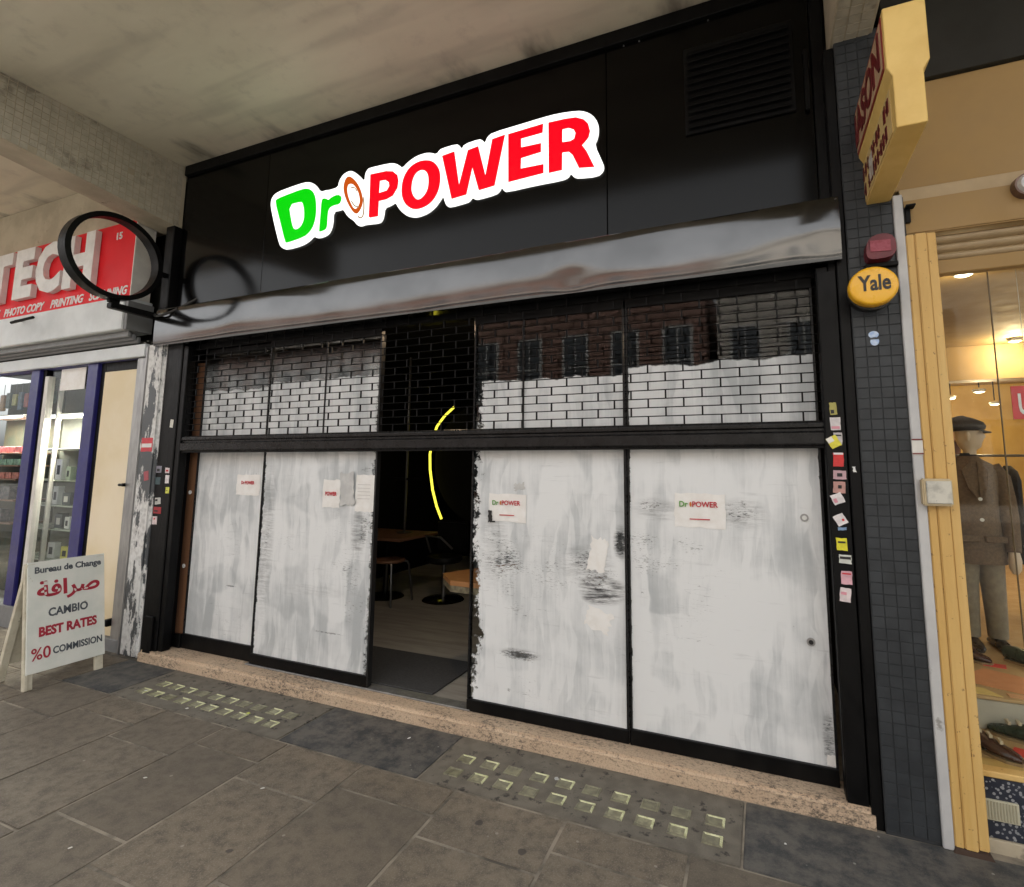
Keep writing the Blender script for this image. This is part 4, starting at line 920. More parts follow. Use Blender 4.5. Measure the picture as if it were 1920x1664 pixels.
spec = [(1.43, -7.02, .11, .22, 'white', 'white box on the upper glass shelf of phone shop'), (1.43, -6.82, .07, .14, 'pale green', 'pale green box on the upper glass shelf of phone shop'), (1.43, -6.60, .10, .17, 'yellow', 'yellowish box on the upper glass shelf of phone shop'),
        (1.17, -7.02, .09, .19, 'white', 'white box at the left of the third glass shelf'), (1.17, -6.84, .14, .13, 'dark grey', 'dark box in the middle of the third glass shelf'), (1.17, -6.60, .09, .20, 'white', 'white box at the right of the third glass shelf'),
        (.93, -6.93, .13, .15, 'dark grey', 'dark box on the fourth glass shelf'), (.93, -6.75, .08, .12, 'white', 'white box on the fourth glass shelf'), (.93, -6.58, .09, .17, 'pale green', 'pale box at the right of the fourth glass shelf'),
        (.62, -7.0, .12, .16, 'white', 'white box low in the phone shop window'), (.62, -6.76, .13, .13, 'yellow', 'yellow box low in the phone shop window')]
for (z, x, wd, ht, c, lab) in spec:
    o = box('product_box', pm('carton_'+c.replace(' ', '_'), cols[c], rough=.5), x, x+wd, 3.27, 3.33, z+.001, z+ht, None, .003); tag(o, lab, 'box', 'boxes on the phone shop shelves')
    onto(o, B().box(x+wd*.25, x+wd*.75, 3.2685, 3.2698, z+ht*.25, z+ht*.7), 'print', M['ink'] if c != 'dark grey' else M['offwhite'])
for (z, x, n_, c, lab, nm) in ((1.72, -8.5, 6, (.5, .12, .14), 'red packet', 'packets'), (1.58, -8.5, 6, (.20, .35, .25), 'green packet', 'packets'), (1.43, -8.5, 6, (.5, .16, .12), 'brick red packet', 'packets')):
    for k in range(n_):
        o = box('packet', pm('packet_'+lab.replace(' ', '_'), c, tuple(q*.5 for q in c), 20, .5), x+k*.14, x+k*.14+.12, 3.24, 3.3, z+.001, z+.07, None, .004)
        tag(o, ['first', 'second', 'third', 'fourth', 'fifth', 'sixth'][k]+' '+lab+' from the left on its far left phone shop shelf', 'packet', lab+'s on the far left shelf')
hang = [(.55, .30, .10), (.10, .16, .12), (.62, .60, .2), (.12, .2, .3), (.5, .1, .1), (.55, .5, .42), (.08, .08, .09)]
for k in range(9):
    c = hang[k % 7]; x = -8.72+k*.135
    o = box('blister_pack', pm('blister_%d' % (k % 7), c, tuple(q*.6 for q in c), 25, .4), x, x+.09, 3.42, 3.45, 2.24+.03*(k % 3), 2.44+.02*(k % 2), None, .006)
    tag(o, ['first', 'second', 'third', 'fourth', 'fifth', 'sixth', 'seventh', 'eighth', 'ninth'][k]+' hanging pack from the left above the lit shelf', 'packet', 'packs hanging in the far left window')
    onto(o, B().bar((x+.045, 3.435, 2.43), (x+.045, 3.435, 2.57), .003, 5), 'hook', M['steel'])
tag(box('goods_board', pm('pegboard', (.06, .07, .05), (.09, .08, .05), 8, .8), -8.85, -7.62, 3.56, 3.58, .1, 2.6, None, 0), 'dark peg board behind the far left goods', 'board')
for k, (x, z) in enumerate(((-8.5, 1.2), (-8.25, 1.2), (-8.0, 1.2), (-8.4, .95), (-8.1, .95))):
    o = box('dark_carton', pm('dark_carton', (.04, .04, .045), (.12, .1, .1), 30, .5), x, x+.18, 3.24, 3.32, z+.001, z+.14, None, .004)
    tag(o, ['leftmost', 'middle', 'rightmost', 'left', 'right'][k]+(' dark carton on the fourth' if k < 3 else ' dark carton on the lowest')+' far left shelf', 'box', 'dark cartons in the far left window')
tag(disc(-7.28, 2.24, .12, 3.24, 3.215, 24).build('round_clock', pm('pale_lime', (.62, .64, .40), rough=.5), None), 'pale round disc hanging behind the phone shop glass', 'disc')

# ------------------------------------------------------------------ currency exchange A-board
t = thing('a_board', 'white wooden A-board advertising Bureau de Change, peeling paint', 'A-board', (-5.05, 2.5, 0))
M['boardwhite'] = pm('chalky_white_board', (.74, .74, .68), (.66, .68, .62), 6, .6, spots=((.45, .42, .34), 14, .66, .08))
M['boardwood'] = pm('worn_cream_wood', (.62, .58, .46), (.5, .45, .34), 9, .65, spots=((.14, .10, .07), 12, .64, .08))
pb, pt_ = Vector((-4.885, 0, 0)), Vector((-5.05, 0, .88))
upv = (pt_-pb).normalized(); nv = Vector((upv.z, 0, -upv.x))
def AB(y0, y1, s0, s1, d0, d1):
    b = B(); pts = []
    for d in (d0, d1):
        for (y, s_) in ((y0, s0), (y1, s0), (y1, s1), (y0, s1)):
            p = pb+upv*s_+nv*d; pts.append((p.x, y, p.z))
    return b.add(pts, [(0, 3, 2, 1), (4, 5, 6, 7), (0, 1, 5, 4), (1, 2, 6, 5), (2, 3, 7, 6), (3, 0, 4, 7)])
AB(2.245, 2.735, .105, .885, .001, .014).build('front_panel', M['boardwhite'], t, .002)
for y in (2.235, 2.675): AB(y, y+.055, .0, .88, -.025, .0).build('leg', M['boardwood'], t, .003)
AB(2.236, 2.258, .0, .105, .001, .014).build('foot', M['boardwood'], t, .003)
for y in (2.24, 2.68): B().add([(-5.06, y, .86), (-5.06, y+.05, .86), (-5.03, y+.05, .86), (-5.03, y, .86), (-5.29, y, 0), (-5.29, y+.05, 0), (-5.255, y+.05, 0), (-5.255, y, 0)],
    [(0, 1, 2, 3), (4, 7, 6, 5), (0, 4, 5, 1), (1, 5, 6, 2), (2, 6, 7, 3), (3, 7, 4, 0)]).build('leg', M['boardwood'], t, .003)
B().add([(-5.08, 2.29, .80), (-5.08, 2.68, .80), (-5.07, 2.68, .80), (-5.07, 2.29, .80), (-5.25, 2.29, .12), (-5.25, 2.68, .12), (-5.24, 2.68, .12), (-5.24, 2.29, .12)],
    [(0, 1, 2, 3), (4, 7, 6, 5), (0, 4, 5, 1), (1, 5, 6, 2), (2, 6, 7, 3), (3, 7, 4, 0)]).build('back_panel', M['boardwood'], t, 0)
def atext(name, body, y, s_, wd, ht, m, bold=.045, shear=0):
    vs_, fs = text_geo(body, wd, ht, .0015, bold, shear); p = pb+upv*s_+nv*.0142
    B().mapped(vs_, fs, (p.x, y, p.z), (0, 1, 0), upv, nv).build(name, m, t, smooth=False)
M['abred'] = pm('crimson_print', (.40, .012, .035), (.34, .012, .03), 20, .5)
M['abink'] = pm('slate_print', (.035, .045, .06), (.10, .11, .12), 30, .6)
atext('lettering', 'Bureau de Change', 2.285, .785, .425, .062, M['abink'], .035)
atext('arabic_lettering', '\ufe94\ufed3\ufe8d\ufeae\ufebb', 2.30, .585, .40, .155, M['abred'], .03)
atext('lettering', 'CAMBIO', 2.37, .475, .25, .062, M['abink'], .03)
atext('lettering', 'BEST RATES', 2.315, .345, .365, .070, M['abred'])
atext('lettering', '%0', 2.272, .190, .115, .085, M['abred'], .012)
atext('lettering', 'COMMISSION', 2.40, .205, .315, .052, M['abink'], .028)
# ------------------------------------------------------------------ menswear shop at the right
t = thing('menswear_fascia', 'cream boarded fascia of the menswear shop', 'fascia', (1.8, 3.0, 2.5))
box('upper_board', M['cream'], .66, 4.0, 3.00, 3.12, 2.985, 3.545, t, .004)
box('band', M['creamshade'], .682, 4.0, 2.985, 3.11, 2.912, 2.984, t, .003)
box('lower_board', M['cream'], .682, 4.0, 2.955, 3.11, 2.735, 2.911, t, .006, 2)
box('dark_soffit_board', M['darkboard'], .66, 4.0, 2.97, 3.12, 3.546, 4.398, t, .003)
t = thing('menswear_shutter', 'rolled up tan slatted shutter above the shop window', 'shutter', (1.8, 3.0, 2.5))
M['tanslat'] = pm('tan_shutter_slat', (.40, .30, .17), (.34, .25, .14), 6, .45)
for k in range(3):
    z = 2.60+k*.044
    b = B(); pr_ = [(3.03, 0), (3.012, .006), (3.002, .018), (3.002, .028), (3.012, .038), (3.03, .043)]
    b.v = [Vector((x, y-k*.004, z+dz)) for x in (.803, 4.0) for (y, dz) in pr_]; m_ = len(pr_)
    b.f = [[i, i+1, m_+i+1, m_+i] for i in range(m_-1)]; b.sm = True
    b.build('slat', M['tanslat'], t)
box('bottom_rail', M['cream'], .803, 4.0, 2.985, 3.04, 2.53, 2.598, t, .004)
t = thing('wall_bracket', 'small black bracket on the cream board by the hanging sign', 'bracket', (.70, 2.93, 2.8))
box('plate', M['blackpaint'], .690, .712, 2.935, 2.954, 2.79, 2.865, t, .002)
box('arm', M['blackpaint'], .688, .728, 2.90, 2.945, 2.858, 2.868, t, .002)
B().bar((.68, 2.93, 2.92), (.684, 2.93, 2.72), .004, 6).build('cable', M['blackplastic'], t)
t = thing('wall_lamp', 'round grey bulkhead lamp at the right edge', 'lamp', (1.165, 2.93, 2.8))
disc(1.165, 2.885, .058, 2.9545, 2.915, 24, None, .92).build('rim', pm('tarnished_rim', (.18, .12, .10), rough=.4, metal=.5), t)
disc(1.165, 2.885, .046, 2.9145, 2.898, 24, None, .8).build('lens', pm('frosted_lens', (.55, .55, .55), rough=.25), t)
t = thing('menswear_window', 'tall plain glass shop window with the mannequin behind it', 'window', (1.8, 3.03, 0))
box('stall_riser', M['terr'], .803, 4.0, 2.985, 3.10, .05, .292, t, .003)
box('base_course', M['beam'], .803, 4.0, 2.975, 3.10, -.01, .049, t, .004)
box('sill', M['woodyel'], .803, 4.0, 2.975, 3.11, .293, .318, t, .004)
v = box('vent', pm('cream_vent', (.5, .48, .36), rough=.6), .815, .928, 2.974, 2.9845, .125, .205, t, .001)
for k in range(10): box('vent_bar', pm('vent_bar_tone', (.36, .34, .24), rough=.6), .821+k*.0104, .825+k*.0104, 2.9705, 2.9737, .13, .20, v, 0)
box('pane', M['rglass'], .803, 1.017, 3.03, 3.037, .319, 2.529, t, 0)
box('pane', M['rglass'], 1.021, 4.0, 3.03, 3.037, .319, 2.529, t, 0)
box('joint_strip', pm('silicone_joint', (.12, .09, .05), rough=.4), 1.0175, 1.0205, 3.028, 3.039, .319, 2.529, t, 0)
# its interior: lit, warm
M['warmwall'] = pm('warm_ochre_wall', (.50, .33, .10), (.40, .25, .07), 2, .7)
M['warmceil'] = pm('tan_ceiling', (.34, .24, .11), (.28, .19, .09), 1.5, .7)
tag(B().box(.66, 6, 3.1, 9.2, .2, .318).build('display_floor', M['tanfloor']), kind='structure')
tag(B().box(.66, 6, 3.05, 9.2, 2.78, 2.85).build('menswear_ceiling', M['warmceil']), kind='structure')
t = thing('menswear_interior_wall', 'warm ochre walls inside the menswear shop', 'wall', (3, 9, .3)); t.name = 'interior_wall'
box('back_wall', M['warmwall'], .66, 6, 9.2, 9.3, .3, 2.8, t, 0)
box('side_wall', M['warmwall'], .62, .655, 3.13, 9.2, .3, 2.8, t, 0)
box('bulkhead', M['warmceil'], .66, 6, 6.2, 6.4, 2.45, 2.779, t, 0)
t = thing('wall_shelving', 'dark shelving with folded clothes behind the mannequin', 'shelving', (1.9, 7, .3))
for z in (1.95, 1.65, 1.35, 1.05): box('shelf', M['darkwood'], .7, 2.2, 7.4, 7.8, z-.03, z, t, 0)
box('back_panel', M['darkwood'], .7, 2.2, 7.81, 7.85, .3, 2.15, t, 0)
for i, (x, z, c, lab) in enumerate(((.95, 1.65, (.1, .12, .06), 'dark green folded cloth on the shelf behind mannequin'), (1.3, 1.95, (.05, .05, .05), 'black hat on the top shelf behind mannequin'), (1.75, 1.65, (.8, .55, .1), 'bright yellow cloth on the shelf right of mannequin'), (2.0, 1.35, (.06, .08, .04), 'dark plant like goods right of mannequin'))):
    B().loft([(x, 7.55, z+.001, .13, .1), (x, 7.55, z+.06, .15, .12), (x, 7.55, z+.13, .10, .09), (x, 7.55, z+.16, .03, .03)], 14).build('folded_goods', pm('goods_%d' % i, c, rough=.8), None)
    tag(bpy.data.objects[('folded_goods' if i == 0 else 'folded_goods.%03d' % i)], lab, 'goods')
bulb_m = emat('lit_spot', (1, .86, .6), 8)
for i, (x, y, z, lab) in enumerate(((2.15, 5.95, 2.778, 'nearest ceiling spotlight in the menswear shop'), (2.15, 6.9, 2.44, 'ceiling spotlight above the mannequin hat'), (1.15, 3.76, 2.778, 'long bright lamp just inside the window top'), (2.2, 8.0, 2.5, 'dim small spotlight far inside the menswear shop'), (2.6, 7.9, 2.4, 'low spotlight deep in the menswear shop'))):
    t = thing('ceiling_spotlight', lab, 'spotlight', (x, y, z), 'spotlights in the menswear shop')
    z0 = 2.779 if z < 2.77 else 2.7795
    if z < 2.77: B().bar((x, y, z0), (x, y, z+.02), .006, 6).build('drop_rod', M['blackpaint'], t)
    B().loft([(x, y, z-.001, .06, .06), (x, y, z-.03, .05, .05)], 16).build('rim', M['alu'], t)
    B().loft([(x, y, z-.0305, .042, .042), (x, y, z-.036, .03, .03)], 16).build('lamp_face', bulb_m, t)
    ld = bpy.data.lights.new('spot_glow', 'POINT'); ld.energy = 6 if i != 2 else 1; ld.color = (1, .76, .42); ld.shadow_soft_size = .06
    lo = bpy.data.objects.new('spot_glow', ld); COL.objects.link(lo); lo.parent = t; lo.location = (0, 0, -.12)
t = thing('sale_card', 'red hanging card with a white letter U at the right edge', 'card', (1.12, 3.1, 1.8))
box('card', pm('scarlet_card', (.62, .02, .03), rough=.5), 1.085, 1.30, 3.098, 3.102, 1.83, 1.985, t, 0)
ftext('U', 1.108, 1.85, .045, .10, 3.0975, .001, .03).build('lettering', M['white'], t, smooth=False)
B().bar((1.15, 3.1, 1.985), (1.15, 3.1, 2.779), .001, 5).build('string', M['offwhite'], t)
tag(box('display_plinth', M['plinthbeige'], .80, 2.6, 3.42, 4.9, .3185, .462, None, .004), 'low beige plinth under the mannequin', 'plinth')
tag(box('plinth_top', M['tanfloor'], .79, 2.61, 3.41, 4.91, .463, .478, None, .003), 'tan wooden board on the beige plinth', 'board')
t = thing('garment_rail', 'steel rail of hanging coats deep in the menswear shop', 'clothes rail', (2.1, 6.0, .3))
B().bar((1.5, 6.0, 1.72), (3.0, 6.0, 1.72), .012, 8).build('rail', M['steel'], t)
for x in (1.52, 2.98): B().bar((x, 6.0, .319), (x, 6.0, 1.72), .014, 8).build('upright', M['steel'], t)
for k, (c, nm) in enumerate((((.05, .06, .04), 'dark green'), ((.24, .13, .05), 'tan'), ((.04, .04, .05), 'black'), ((.55, .38, .08), 'mustard'), ((.10, .05, .04), 'brown'), ((.35, .3, .22), 'beige'))):
    x = 1.62+k*.2
    o = B().loft([(x, 6.0, .80, .05, .24), (x+.01, 6.0, 1.0, .055, .23), (x, 6.0, 1.3, .05, .21), (x, 6.0, 1.5, .05, .22), (x, 6.0, 1.58, .04, .17), (x, 6.0, 1.63, .02, .05)], 14).build('hanging_coat', pm('coat_'+nm.replace(' ', '_'), c, tuple(q*.7 for q in c), 20, .9), None)
    tag(o, nm+' coat hanging on the rail behind the mannequin', 'coat', 'coats hanging in the menswear shop')
    onto(o, B().bar((x, 6.0, 1.625), (x, 6.0, 1.709), .004, 5), 'hook', M['steel'])
# mannequin
MX, MY, MZ = 1.262, 4.35, .479
t = thing('mannequin', 'mannequin in brown coat and flat cap, head turned right', 'mannequin', (MX, MY, MZ))
M['tweed'] = pm('brown_tweed', (.11, .068, .036), (.15, .095, .05), 60, .9, bump=.2, bscale=300)
M['trouser'] = pm('grey_brown_cloth', (.19, .155, .105), (.24, .195, .13), 30, .9)
M['mskin'] = pm('mannequin_skin', (.60, .47, .33), rough=.45)
M['capcloth'] = pm('dark_cap_cloth', (.030, .024, .022), (.045, .036, .03), 80, .95)
def P(x, y, z): return (MX+x*.84, MY+y, MZ+z)
def L(rings): return [(MX+a*.84, MY+b_, MZ+z, rx*.84, ry) for (a, b_, z, rx, ry) in rings]
ct = B().loft(L([(0, 0, .52, .185, .125), (0, 0, .60, .182, .12), (0, 0, .72, .17, .115), (0, 0, .82, .158, .108), (0, 0, .95, .168, .112), (0, 0, 1.05, .18, .112), (0, 0, 1.11, .178, .10), (0, .005, 1.15, .15, .085), (0, .01, 1.185, .085, .065), (0, .01, 1.205, .062, .058)]), 22).build('coat', M['tweed'], t)
for s_ in (-1, 1):
    B().tube([P(.135*s_, 0, 1.13), P(.185*s_, 0, 1.06), P(.205*s_, -.01, .93), P(.215*s_, -.02, .80), P(.205*s_, -.06, .66), P(.20*s_, -.075, .60)], [.055, .06, .055, .05, .043, .04], 12).build('sleeve', M['tweed'], ct)
    B().tube([P(.20*s_, -.077, .60), P(.198*s_, -.085, .55), P(.195*s_, -.09, .50), P(.193*s_, -.088, .47)], [.028, .034, .03, .015], 10).build('hand', M['mskin'], t)
    B().add([P(.02*s_, -.085, 1.17), P(.085*s_, -.085, 1.12), P(.06*s_, -.125, 1.0), P(.008*s_, -.127, .93), P(.02*s_, -.095, 1.165), P(.085*s_, -.098, 1.118), P(.06*s_, -.132, .998), P(.008*s_, -.134, .928)], [(0, 1, 2, 3), (7, 6, 5, 4), (0, 4, 5, 1), (1, 5, 6, 2), (2, 6, 7, 3), (3, 7, 4, 0)]).build('lapel', M['tweed'], ct)
    B().box(MX+(.07*s_)-.055, MX+(.07*s_)+.055, MY-.134, MY-.10, MZ+.66, MZ+.70).build('pocket_flap', M['tweed'], ct, .004)
    B().loft(L([(.085*s_, .0, .06, .062, .062), (.085*s_, 0, .2, .068, .068), (.082*s_, 0, .38, .076, .076), (.075*s_, 0, .54, .088, .09)]), 14).build('trouser_leg', M['trouser'], t)
    sh = [(-.05, .016, .040), (.02, .03, .046), (.08, .033, .046), (.15, .026, .046), (.21, .018, .036), (.235, .012, .018)]
    b = B(); n_ = 12
    for (dy, hh, ww) in sh:
        for k in range(n_):
            an = 2*math.pi*k/n_; b.v.append(Vector(P(.085*s_+ww*math.cos(an), .05-dy, max(.001, hh+hh*math.sin(an)*(1.35 if dy < .06 else 1)))))
    for i in range(len(sh)-1):
        for k in range(n_): b.f.append([i*n_+k, i*n_+(k+1) % n_, (i+1)*n_+(k+1) % n_, (i+1)*n_+k])
    b.f += [list(range(n_)), list(range((len(sh)-1)*n_, len(sh)*n_))]; b.sm = True
    b.build('shoe', pm('dark_shoe_leather', (.03, .02, .015), rough=.3), t)
for z in (.93, .80): disc(MX+.005, MZ+z, .011, MY-.128, MY-.136, 10).build('button', M['offwhite'], ct)
B().loft(L([(0, .01, 1.12, .05, .045), (0, .008, 1.2, .06, .052), (.002, .005, 1.225, .048, .045)]), 14).build('roll_neck', pm('black_knit', (.012, .01, .01), rough=.95), t)
# head: lofted skull with brow, nose, lips and chin pushed out toward +X (turned right)
hb_ = B(); n_ = 24; hr = [(1.215, .040, .040), (1.245, .042, .040), (1.262, .062, .048), (1.285, .074, .056), (1.31, .080, .062), (1.335, .083, .066), (1.36, .084, .068), (1.39, .084, .068), (1.42, .078, .064), (1.445, .056, .048), (1.458, .02, .02)]
for (z, rx, ry) in hr:
    for k in range(n_):
        an = 2*math.pi*k/n_; x = rx*math.cos(an); y = ry*math.sin(an); f = max(0, math.cos(an))**14
        nose = .024*math.exp(-((z-1.325)/.016)**2)+.012*math.exp(-((z-1.345)/.02)**2); lip = .009*math.exp(-((z-1.291)/.008)**2); chin = .012*math.exp(-((z-1.262)/.012)**2)
        eye = -.010*math.exp(-((z-1.352)/.010)**2)*max(0, math.cos(abs(an if an < math.pi else an-2*math.pi)-.5))**20
        dx = f*(nose+lip+chin)+eye
        # head axis turned about 35 degrees toward the street
        a2 = R_(-12); xx, yy = x+dx+.012, y
        hb_.v.append(Vector(P(xx*math.cos(a2)-yy*math.sin(a2), xx*math.sin(a2)+yy*math.cos(a2), z)))
for i in range(len(hr)-1):
    for k in range(n_): hb_.f.append([i*n_+k, i*n_+(k+1) % n_, (i+1)*n_+(k+1) % n_, (i+1)*n_+k])
hb_.f += [list(range(n_))[::-1], list(range((len(hr)-1)*n_, len(hr)*n_))]; hb_.sm = True
hd = hb_.build('head', M['mskin'], t)
a2 = R_(-12)
def HP(x, y, z): return P(x*math.cos(a2)-y*math.sin(a2), x*math.sin(a2)+y*math.cos(a2), z)
for s_ in (-1, 1): B().loft([(*HP(.0, .070*s_, z)[:2], MZ+z, r, r*.8) for z, r in ((1.305, .006), (1.32, .013), (1.345, .016), (1.36, .008))], 8).build('ear', M['mskin'], hd)
cap = B(); n_ = 24
for (z, rx, ry, ox) in ((1.372, .098, .083, .004), (1.385, .112, .092, .010), (1.41, .116, .098, .012), (1.44, .105, .092, .008), (1.465, .075, .07, -.004), (1.475, .03, .03, -.01)):
    for k in range(n_):
        an = 2*math.pi*k/n_; cap.v.append(Vector(HP(ox+rx*math.cos(an), ry*math.sin(an), z-.05*max(0, math.cos(an))*(z-1.372)*4)))
for i in range(5):
    for k in range(n_): cap.f.append([i*n_+k, i*n_+(k+1) % n_, (i+1)*n_+(k+1) % n_, (i+1)*n_+k])
cap.f += [list(range(n_))[::-1], list(range(5*n_, 6*n_))]; cap.sm = True
cp = cap.build('cap', M['capcloth'], t)
pk = B(); ar = [R_(d) for d in range(-50, 51, 10)]
pk.v = [Vector(HP(.03+r*math.cos(a), r*.85*math.sin(a), z)) for (r, z) in ((.08, 1.375), (.125, 1.362), (.125, 1.356), (.08, 1.367)) for a in ar]; m_ = len(ar)
pk.f = [[r*m_+i, r*m_+i+1, ((r+1) % 4)*m_+i+1, ((r+1) % 4)*m_+i] for r in range(4) for i in range(m_-1)]
pk.build('cap_peak', M['capcloth'], cp)
# shoes and cards in the window
def shoe(label, x, y, z, ang, c1, c2, ln=.27):
    t = thing('shoe', label, 'shoe', (x, y, z), 'shoes in the menswear window')
    ca, sa = math.cos(ang), math.sin(ang)
    secs = [(0, .030, .030, .075), (.06, .036, .034, .085), (.12, .038, .036, .075), (.17, .042, .040, .052), (.22, .040, .040, .040), (.255, .028, .030, .030), (.27, .012, .015, .02)]
    b = B(); n_ = 14
    for (u, w1, w2, h) in secs:
        for k in range(n_):
            an = 2*math.pi*k/n_; yy = w1*math.cos(an); zz = .010+(h/2+h/2*math.sin(an)); uu = u*ln/.27-.13
            b.v.append(Vector((x+uu*ca-yy*sa, y+uu*sa+yy*ca, z+zz)))
    for i in range(len(secs)-1):
        for k in range(n_): b.f.append([i*n_+k, i*n_+(k+1) % n_, (i+1)*n_+(k+1) % n_, (i+1)*n_+k])
    b.f += [list(range(n_)), list(range(6*n_, 7*n_))]; b.sm = True; b.build('upper', c1, t)
    pts = []
    for zz in (.0005, .012):
        for (u, w_) in ((-.13, .024), (-.03, .032), (.05, .043), (.10, .042), (.145, .014)): pts.append((u, -w_, zz))
        for (u, w_) in ((.145, .014), (.10, .042), (.05, .043), (-.03, .032), (-.13, .024)): pts.append((u, w_, zz))
    B().add([(x+u*ca-v_*sa, y+u*sa+v_*ca, z+zz) for u, v_, zz in pts], [list(range(10)), list(range(10, 20))]+[[i, (i+1) % 10, 10+(i+1) % 10, 10+i] for i in range(10)]).build('sole', pm('tan_sole', (.3, .2, .1), rough=.6), t)
    b = B()
    for u in (-.02, .02, .06): b.box(x+u*ca-.006, x+u*ca+.006, y+u*sa-.02, y+u*sa+.02, z+.078-.25*max(0, u), z+.092-.25*max(0, u))
    b.build('laces', c2, t)
sb = pm('oxblood_leather', (.06, .025, .018), rough=.25, coat=.3); sc_ = pm('cream_leather', (.62, .52, .36), rough=.35); sg_ = pm('dark_green_leather', (.03, .045, .03), rough=.3)
shoe('brown and cream brogue on the window floor', .885, 3.17, .318, -.75, sb, sc_)
shoe('dark green studded shoe by the plinth at the right edge', 1.09, 3.34, .318, 2.6, sg_, sc_)
shoe('dark brown shoe on the plinth board left of the mannequin', 1.05, 4.02, .479, -.6, sb, sb)
shoe('green shoe on the plinth board at the right edge', 1.36, 3.98, .479, -.9, sg_, sc_)
def card(label, pts, z, col):
    b = B(); n_ = len(pts); b.v = [Vector((x, y, z)) for x, y in pts]+[Vector((x, y, z+.003)) for x, y in pts]
    b.f = [list(range(n_))[::-1], list(range(n_, 2*n_))]+[[i, (i+1) % n_, n_+(i+1) % n_, n_+i] for i in range(n_)]
    tag(b.build('price_card', pm('card_%.2f_%.2f' % col[:2], col, rough=.6), None), label, 'card', 'cards in the menswear window')
card('orange card lying flat on the plinth board', [(.90, 3.62), (1.18, 3.50), (1.36, 3.72), (1.10, 3.86)], .4785, (.72, .32, .14))
card('pale yellow card at the front edge of the plinth', [(.84, 3.44), (1.05, 3.43), (1.0, 3.52), (.85, 3.55)], .4785, (.78, .58, .2))
card('small red card beside the brogue', [(.98, 3.18), (1.08, 3.15), (1.13, 3.22), (1.02, 3.26)], .3185, (.72, .07, .05))
card('cream price ticket leaning by the brogue', [(.83, 3.30), (.95, 3.28), (.97, 3.36), (.85, 3.38)], .3185, (.74, .66, .5))
card('long orange strip card at the plinth front', [(1.08, 3.44), (1.5, 3.44), (1.5, 3.49), (1.08, 3.49)], .4785, (.74, .40, .2))
card('small red card behind the orange one', [(1.12, 3.92), (1.22, 3.90), (1.24, 3.97), (1.13, 3.98)], .4785, (.70, .08, .07))

# ------------------------------------------------------------------ inside the open doorway
tag(B().box(-3.10, -2.10, 3.16, 3.76, .0825, .094).build('door_mat', M['mat'], None, .003), 'dark ribbed mat just inside the open doorway', 'mat')
t = thing('near_table', 'pale wooden table corner poking into the open doorway', 'table', (-1.5, 4.0, .082)); t.name = 'dining_table'
tc = [(-2.40, 3.71), (-2.20, 3.50), (-1.1, 3.46), (-1.05, 4.3), (-2.10, 4.36)]
vs_, fs = shape_geo([tc], .035)
B().add([(p[0], p[1], .715+p[2]) for p in vs_], fs).build('table_top', M['tablewood'], t, .003)
vs_, fs = shape_geo([[(p[0]*1.0+.004*(1 if p[0] < -1.8 else -1), p[1]) for p in tc]], .045)
B().add([(p[0], p[1], .669+p[2]) for p in vs_], fs).build('table_edge', M['tableedge'], t, .002)
for x, y in ((-1.95, 3.8), (-1.25, 3.6), (-1.25, 4.15), (-1.9, 4.2)): B().bar((x, y, .083), (x, y, .668), .02, 8).build('leg', M['blackpaint'], t)
t = thing('far_table', 'dark wooden table in the dim room behind doorway', 'table', (-4.1, 5.2, .082)); t.name = 'dining_table'
box('table_top', M['darkwood'], -4.75, -3.70, 4.85, 5.6, .77, .80, t, .004)
B().bar((-4.15, 5.2, .10), (-4.15, 5.2, .769), .03, 10).build('pedestal', M['blackpaint'], t)
B().loft([(-4.15, 5.2, .083, .22, .22), (-4.15, 5.2, .10, .2, .2)], 20).build('foot_plate', M['blackpaint'], t)
def stool(label, x, y):
    t = thing('stool', label, 'stool', (x, y, .082), 'stools inside the shop')
    B().loft([(x, y, .525, .17, .17), (x, y, .54, .18, .18), (x, y, .555, .17, .17)], 20).build('seat', M['darkwood'], t)
    for dx, dy in ((-1, -1), (1, -1), (1, 1), (-1, 1)):
        B().tube([(x+.10*dx, y+.10*dy, .524), (x+.14*dx, y+.14*dy, .52), (x+.155*dx, y+.155*dy, .48), (x+.19*dx, y+.19*dy, .083)], .012, 8).build('leg', M['steel'], t)
stool('steel legged stool in front of the dark table', -3.95, 5.0)
stool('steel legged stool half hidden at the doorway edge', -4.5, 4.9)
t = thing('pole_stand', 'thin metal pole rising from the dark table', 'pole', (-4.02, 5.35, .80))
B().bar((-4.02, 5.35, .812), (-4.02, 5.35, 2.94), .014, 8).build('pole', M['steel'], t)
B().loft([(-4.02, 5.35, .8005, .10, .10), (-4.02, 5.35, .812, .09, .09)], 16).build('base', M['steel'], t)
B().bar((-4.2, 5.35, 1.44), (-3.8, 5.35, 1.44), .014, 8).build('crossbar', M['blackpaint'], t)
t = thing('bar_chair', 'black round based swivel chair below the yellow ring light', 'chair', (-3.45, 5.35, .082))
B().loft([(-3.45, 5.35, .083, .24, .24), (-3.45, 5.35, .10, .22, .22), (-3.45, 5.35, .12, .05, .05)], 24).build('base', pm('chrome_base', (.3, .3, .3), rough=.2, metal=1), t)
B().bar((-3.45, 5.35, .12), (-3.45, 5.35, .50), .025, 10).build('column', M['steel'], t)
B().loft([(-3.45, 5.35, .50, .18, .18), (-3.45, 5.35, .53, .21, .2), (-3.45, 5.35, .57, .2, .19)], 20).build('seat', M['blackpaint'], t)
box('backrest', M['blackpaint'], -3.66, -3.24, 5.50, 5.55, .60, .95, t, .02, 2)
B().tube([(-3.62, 5.32, .60), (-3.62, 5.22, .80), (-3.40, 5.18, .80), (-3.25, 5.2, .68)], .012, 8).build('arm', M['steel'], t)
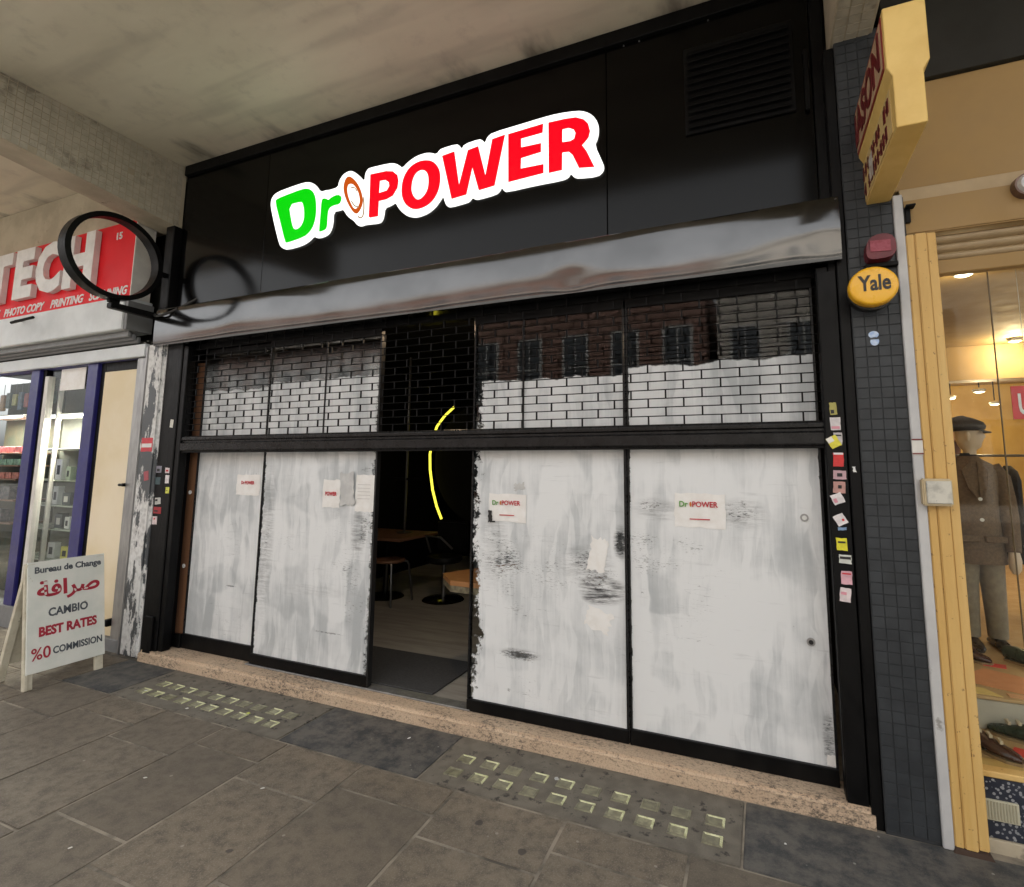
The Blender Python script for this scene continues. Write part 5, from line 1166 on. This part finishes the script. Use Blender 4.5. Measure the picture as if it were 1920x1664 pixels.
arc = [(-3.78, 2.38), (-3.93, 2.26), (-4.04, 2.13), (-4.11, 1.95), (-4.14, 1.75), (-4.13, 1.55), (-4.08, 1.28), (-4.01, 1.07), (-3.93, .91)]
pts = []
for i in range(len(arc)-1):
    for k in range(3): u = k/3; pts.append((arc[i][0]*(1-u)+arc[i+1][0]*u, 6.0, arc[i][1]*(1-u)+arc[i+1][1]*u))
pts.append((arc[-1][0], 6.0, arc[-1][1]))
t = thing('ring_light', 'curved yellow light strip glowing in the dark room', 'light', (-3.6, 6.0, .9))
B().tube(pts, .016, 8).build('glowing_tube', emat('yellow_led', (.9, .78, .06), 1.0), t)
disc(-3.30, 1.64, .80, 6.12, 6.06, 40).build('backing_disc', M['intblack'], t)
t = thing('ceiling_bulb', 'tiny warm bulb just under the shutter hood', 'bulb', (-2.45, 3.5, 2.8))
B().loft([(-2.46, 3.5, 2.775, .004, .004), (-2.46, 3.5, 2.785, .012, .012), (-2.46, 3.5, 2.80, .013, .013), (-2.46, 3.5, 2.815, .006, .006)], 10).build('glass_bulb', emat('amber_glow', (1, .45, .12), 1.6), t)
ld = bpy.data.lights.new('bulb_glow', 'POINT'); ld.energy = 5.5; ld.color = (1, .72, .45); ld.shadow_soft_size = .02
lo = bpy.data.objects.new('bulb_glow', ld); COL.objects.link(lo); lo.parent = t; lo.location = (-.01, 0, -.05)
B().bar((-2.46, 3.5, 2.815), (-2.46, 3.5, 2.949), .006, 6).build('flex', M['blackplastic'], t)

# ------------------------------------------------------------------ litter
for i, (x, y, wd, ht, rot, c, lab) in enumerate((
    (-4.12, 2.59, .05, .02, .3, (.7, .7, .66), 'white paper shred near the dark slab by the A-board'), (-3.58, 2.52, .045, .03, .9, (.7, .68, .62), 'white scrap between lenses of the left pavement light'),
    (-3.15, 2.63, .05, .05, .2, (.62, .66, .12), 'yellow green scrap on the left pavement light'), (-2.37, 2.09, .05, .02, .8, (.68, .66, .6), 'white shred on the slab joint in mid pavement'),
    (-2.0, 2.78, .045, .015, 1.2, (.7, .7, .68), 'white shred on the dark middle slab'), (-1.05, 2.74, .06, .04, 2.2, (.5, .5, .48), 'curled grey scrap beside the step at right light'),
    (-3.0, 1.92, .04, .018, .4, (.66, .64, .58), 'white shred on the left paving slabs'), (-2.75, 1.48, .04, .02, 1.0, (.66, .64, .58), 'small white shred at lower left paving'),
    (.02, 2.68, .02, .02, .4, (.6, .6, .58), 'tiny white fleck on the dark right slab'), (-1.18, 1.82, .025, .025, .4, (.62, .60, .2), 'tiny yellow fleck on the lower middle slab'))):
    b = B(); rg = random.Random(i)
    wd *= .6; ht *= .6
    ring = [(wd*.5*math.cos(a*math.pi/3.5+.2)*rg.uniform(.6, 1.1), ht*.5*math.sin(a*math.pi/3.5+.2)*rg.uniform(.6, 1.2)) for a in range(7)]
    c_, s_ = math.cos(rot), math.sin(rot)
    b.v = [Vector((x+u*c_-v_*s_, y+u*s_+v_*c_, .0022+dz+rg.uniform(0, .002))) for dz in (0, .0015) for u, v_ in ring]
    b.f = [list(range(7))[::-1], list(range(7, 14))]+[[k, (k+1) % 7, 7+(k+1) % 7, 7+k] for k in range(7)]
    tag(b.build('litter', pm('litter_%d' % i, c, rough=.8), None), lab, 'litter', 'litter on the pavement')
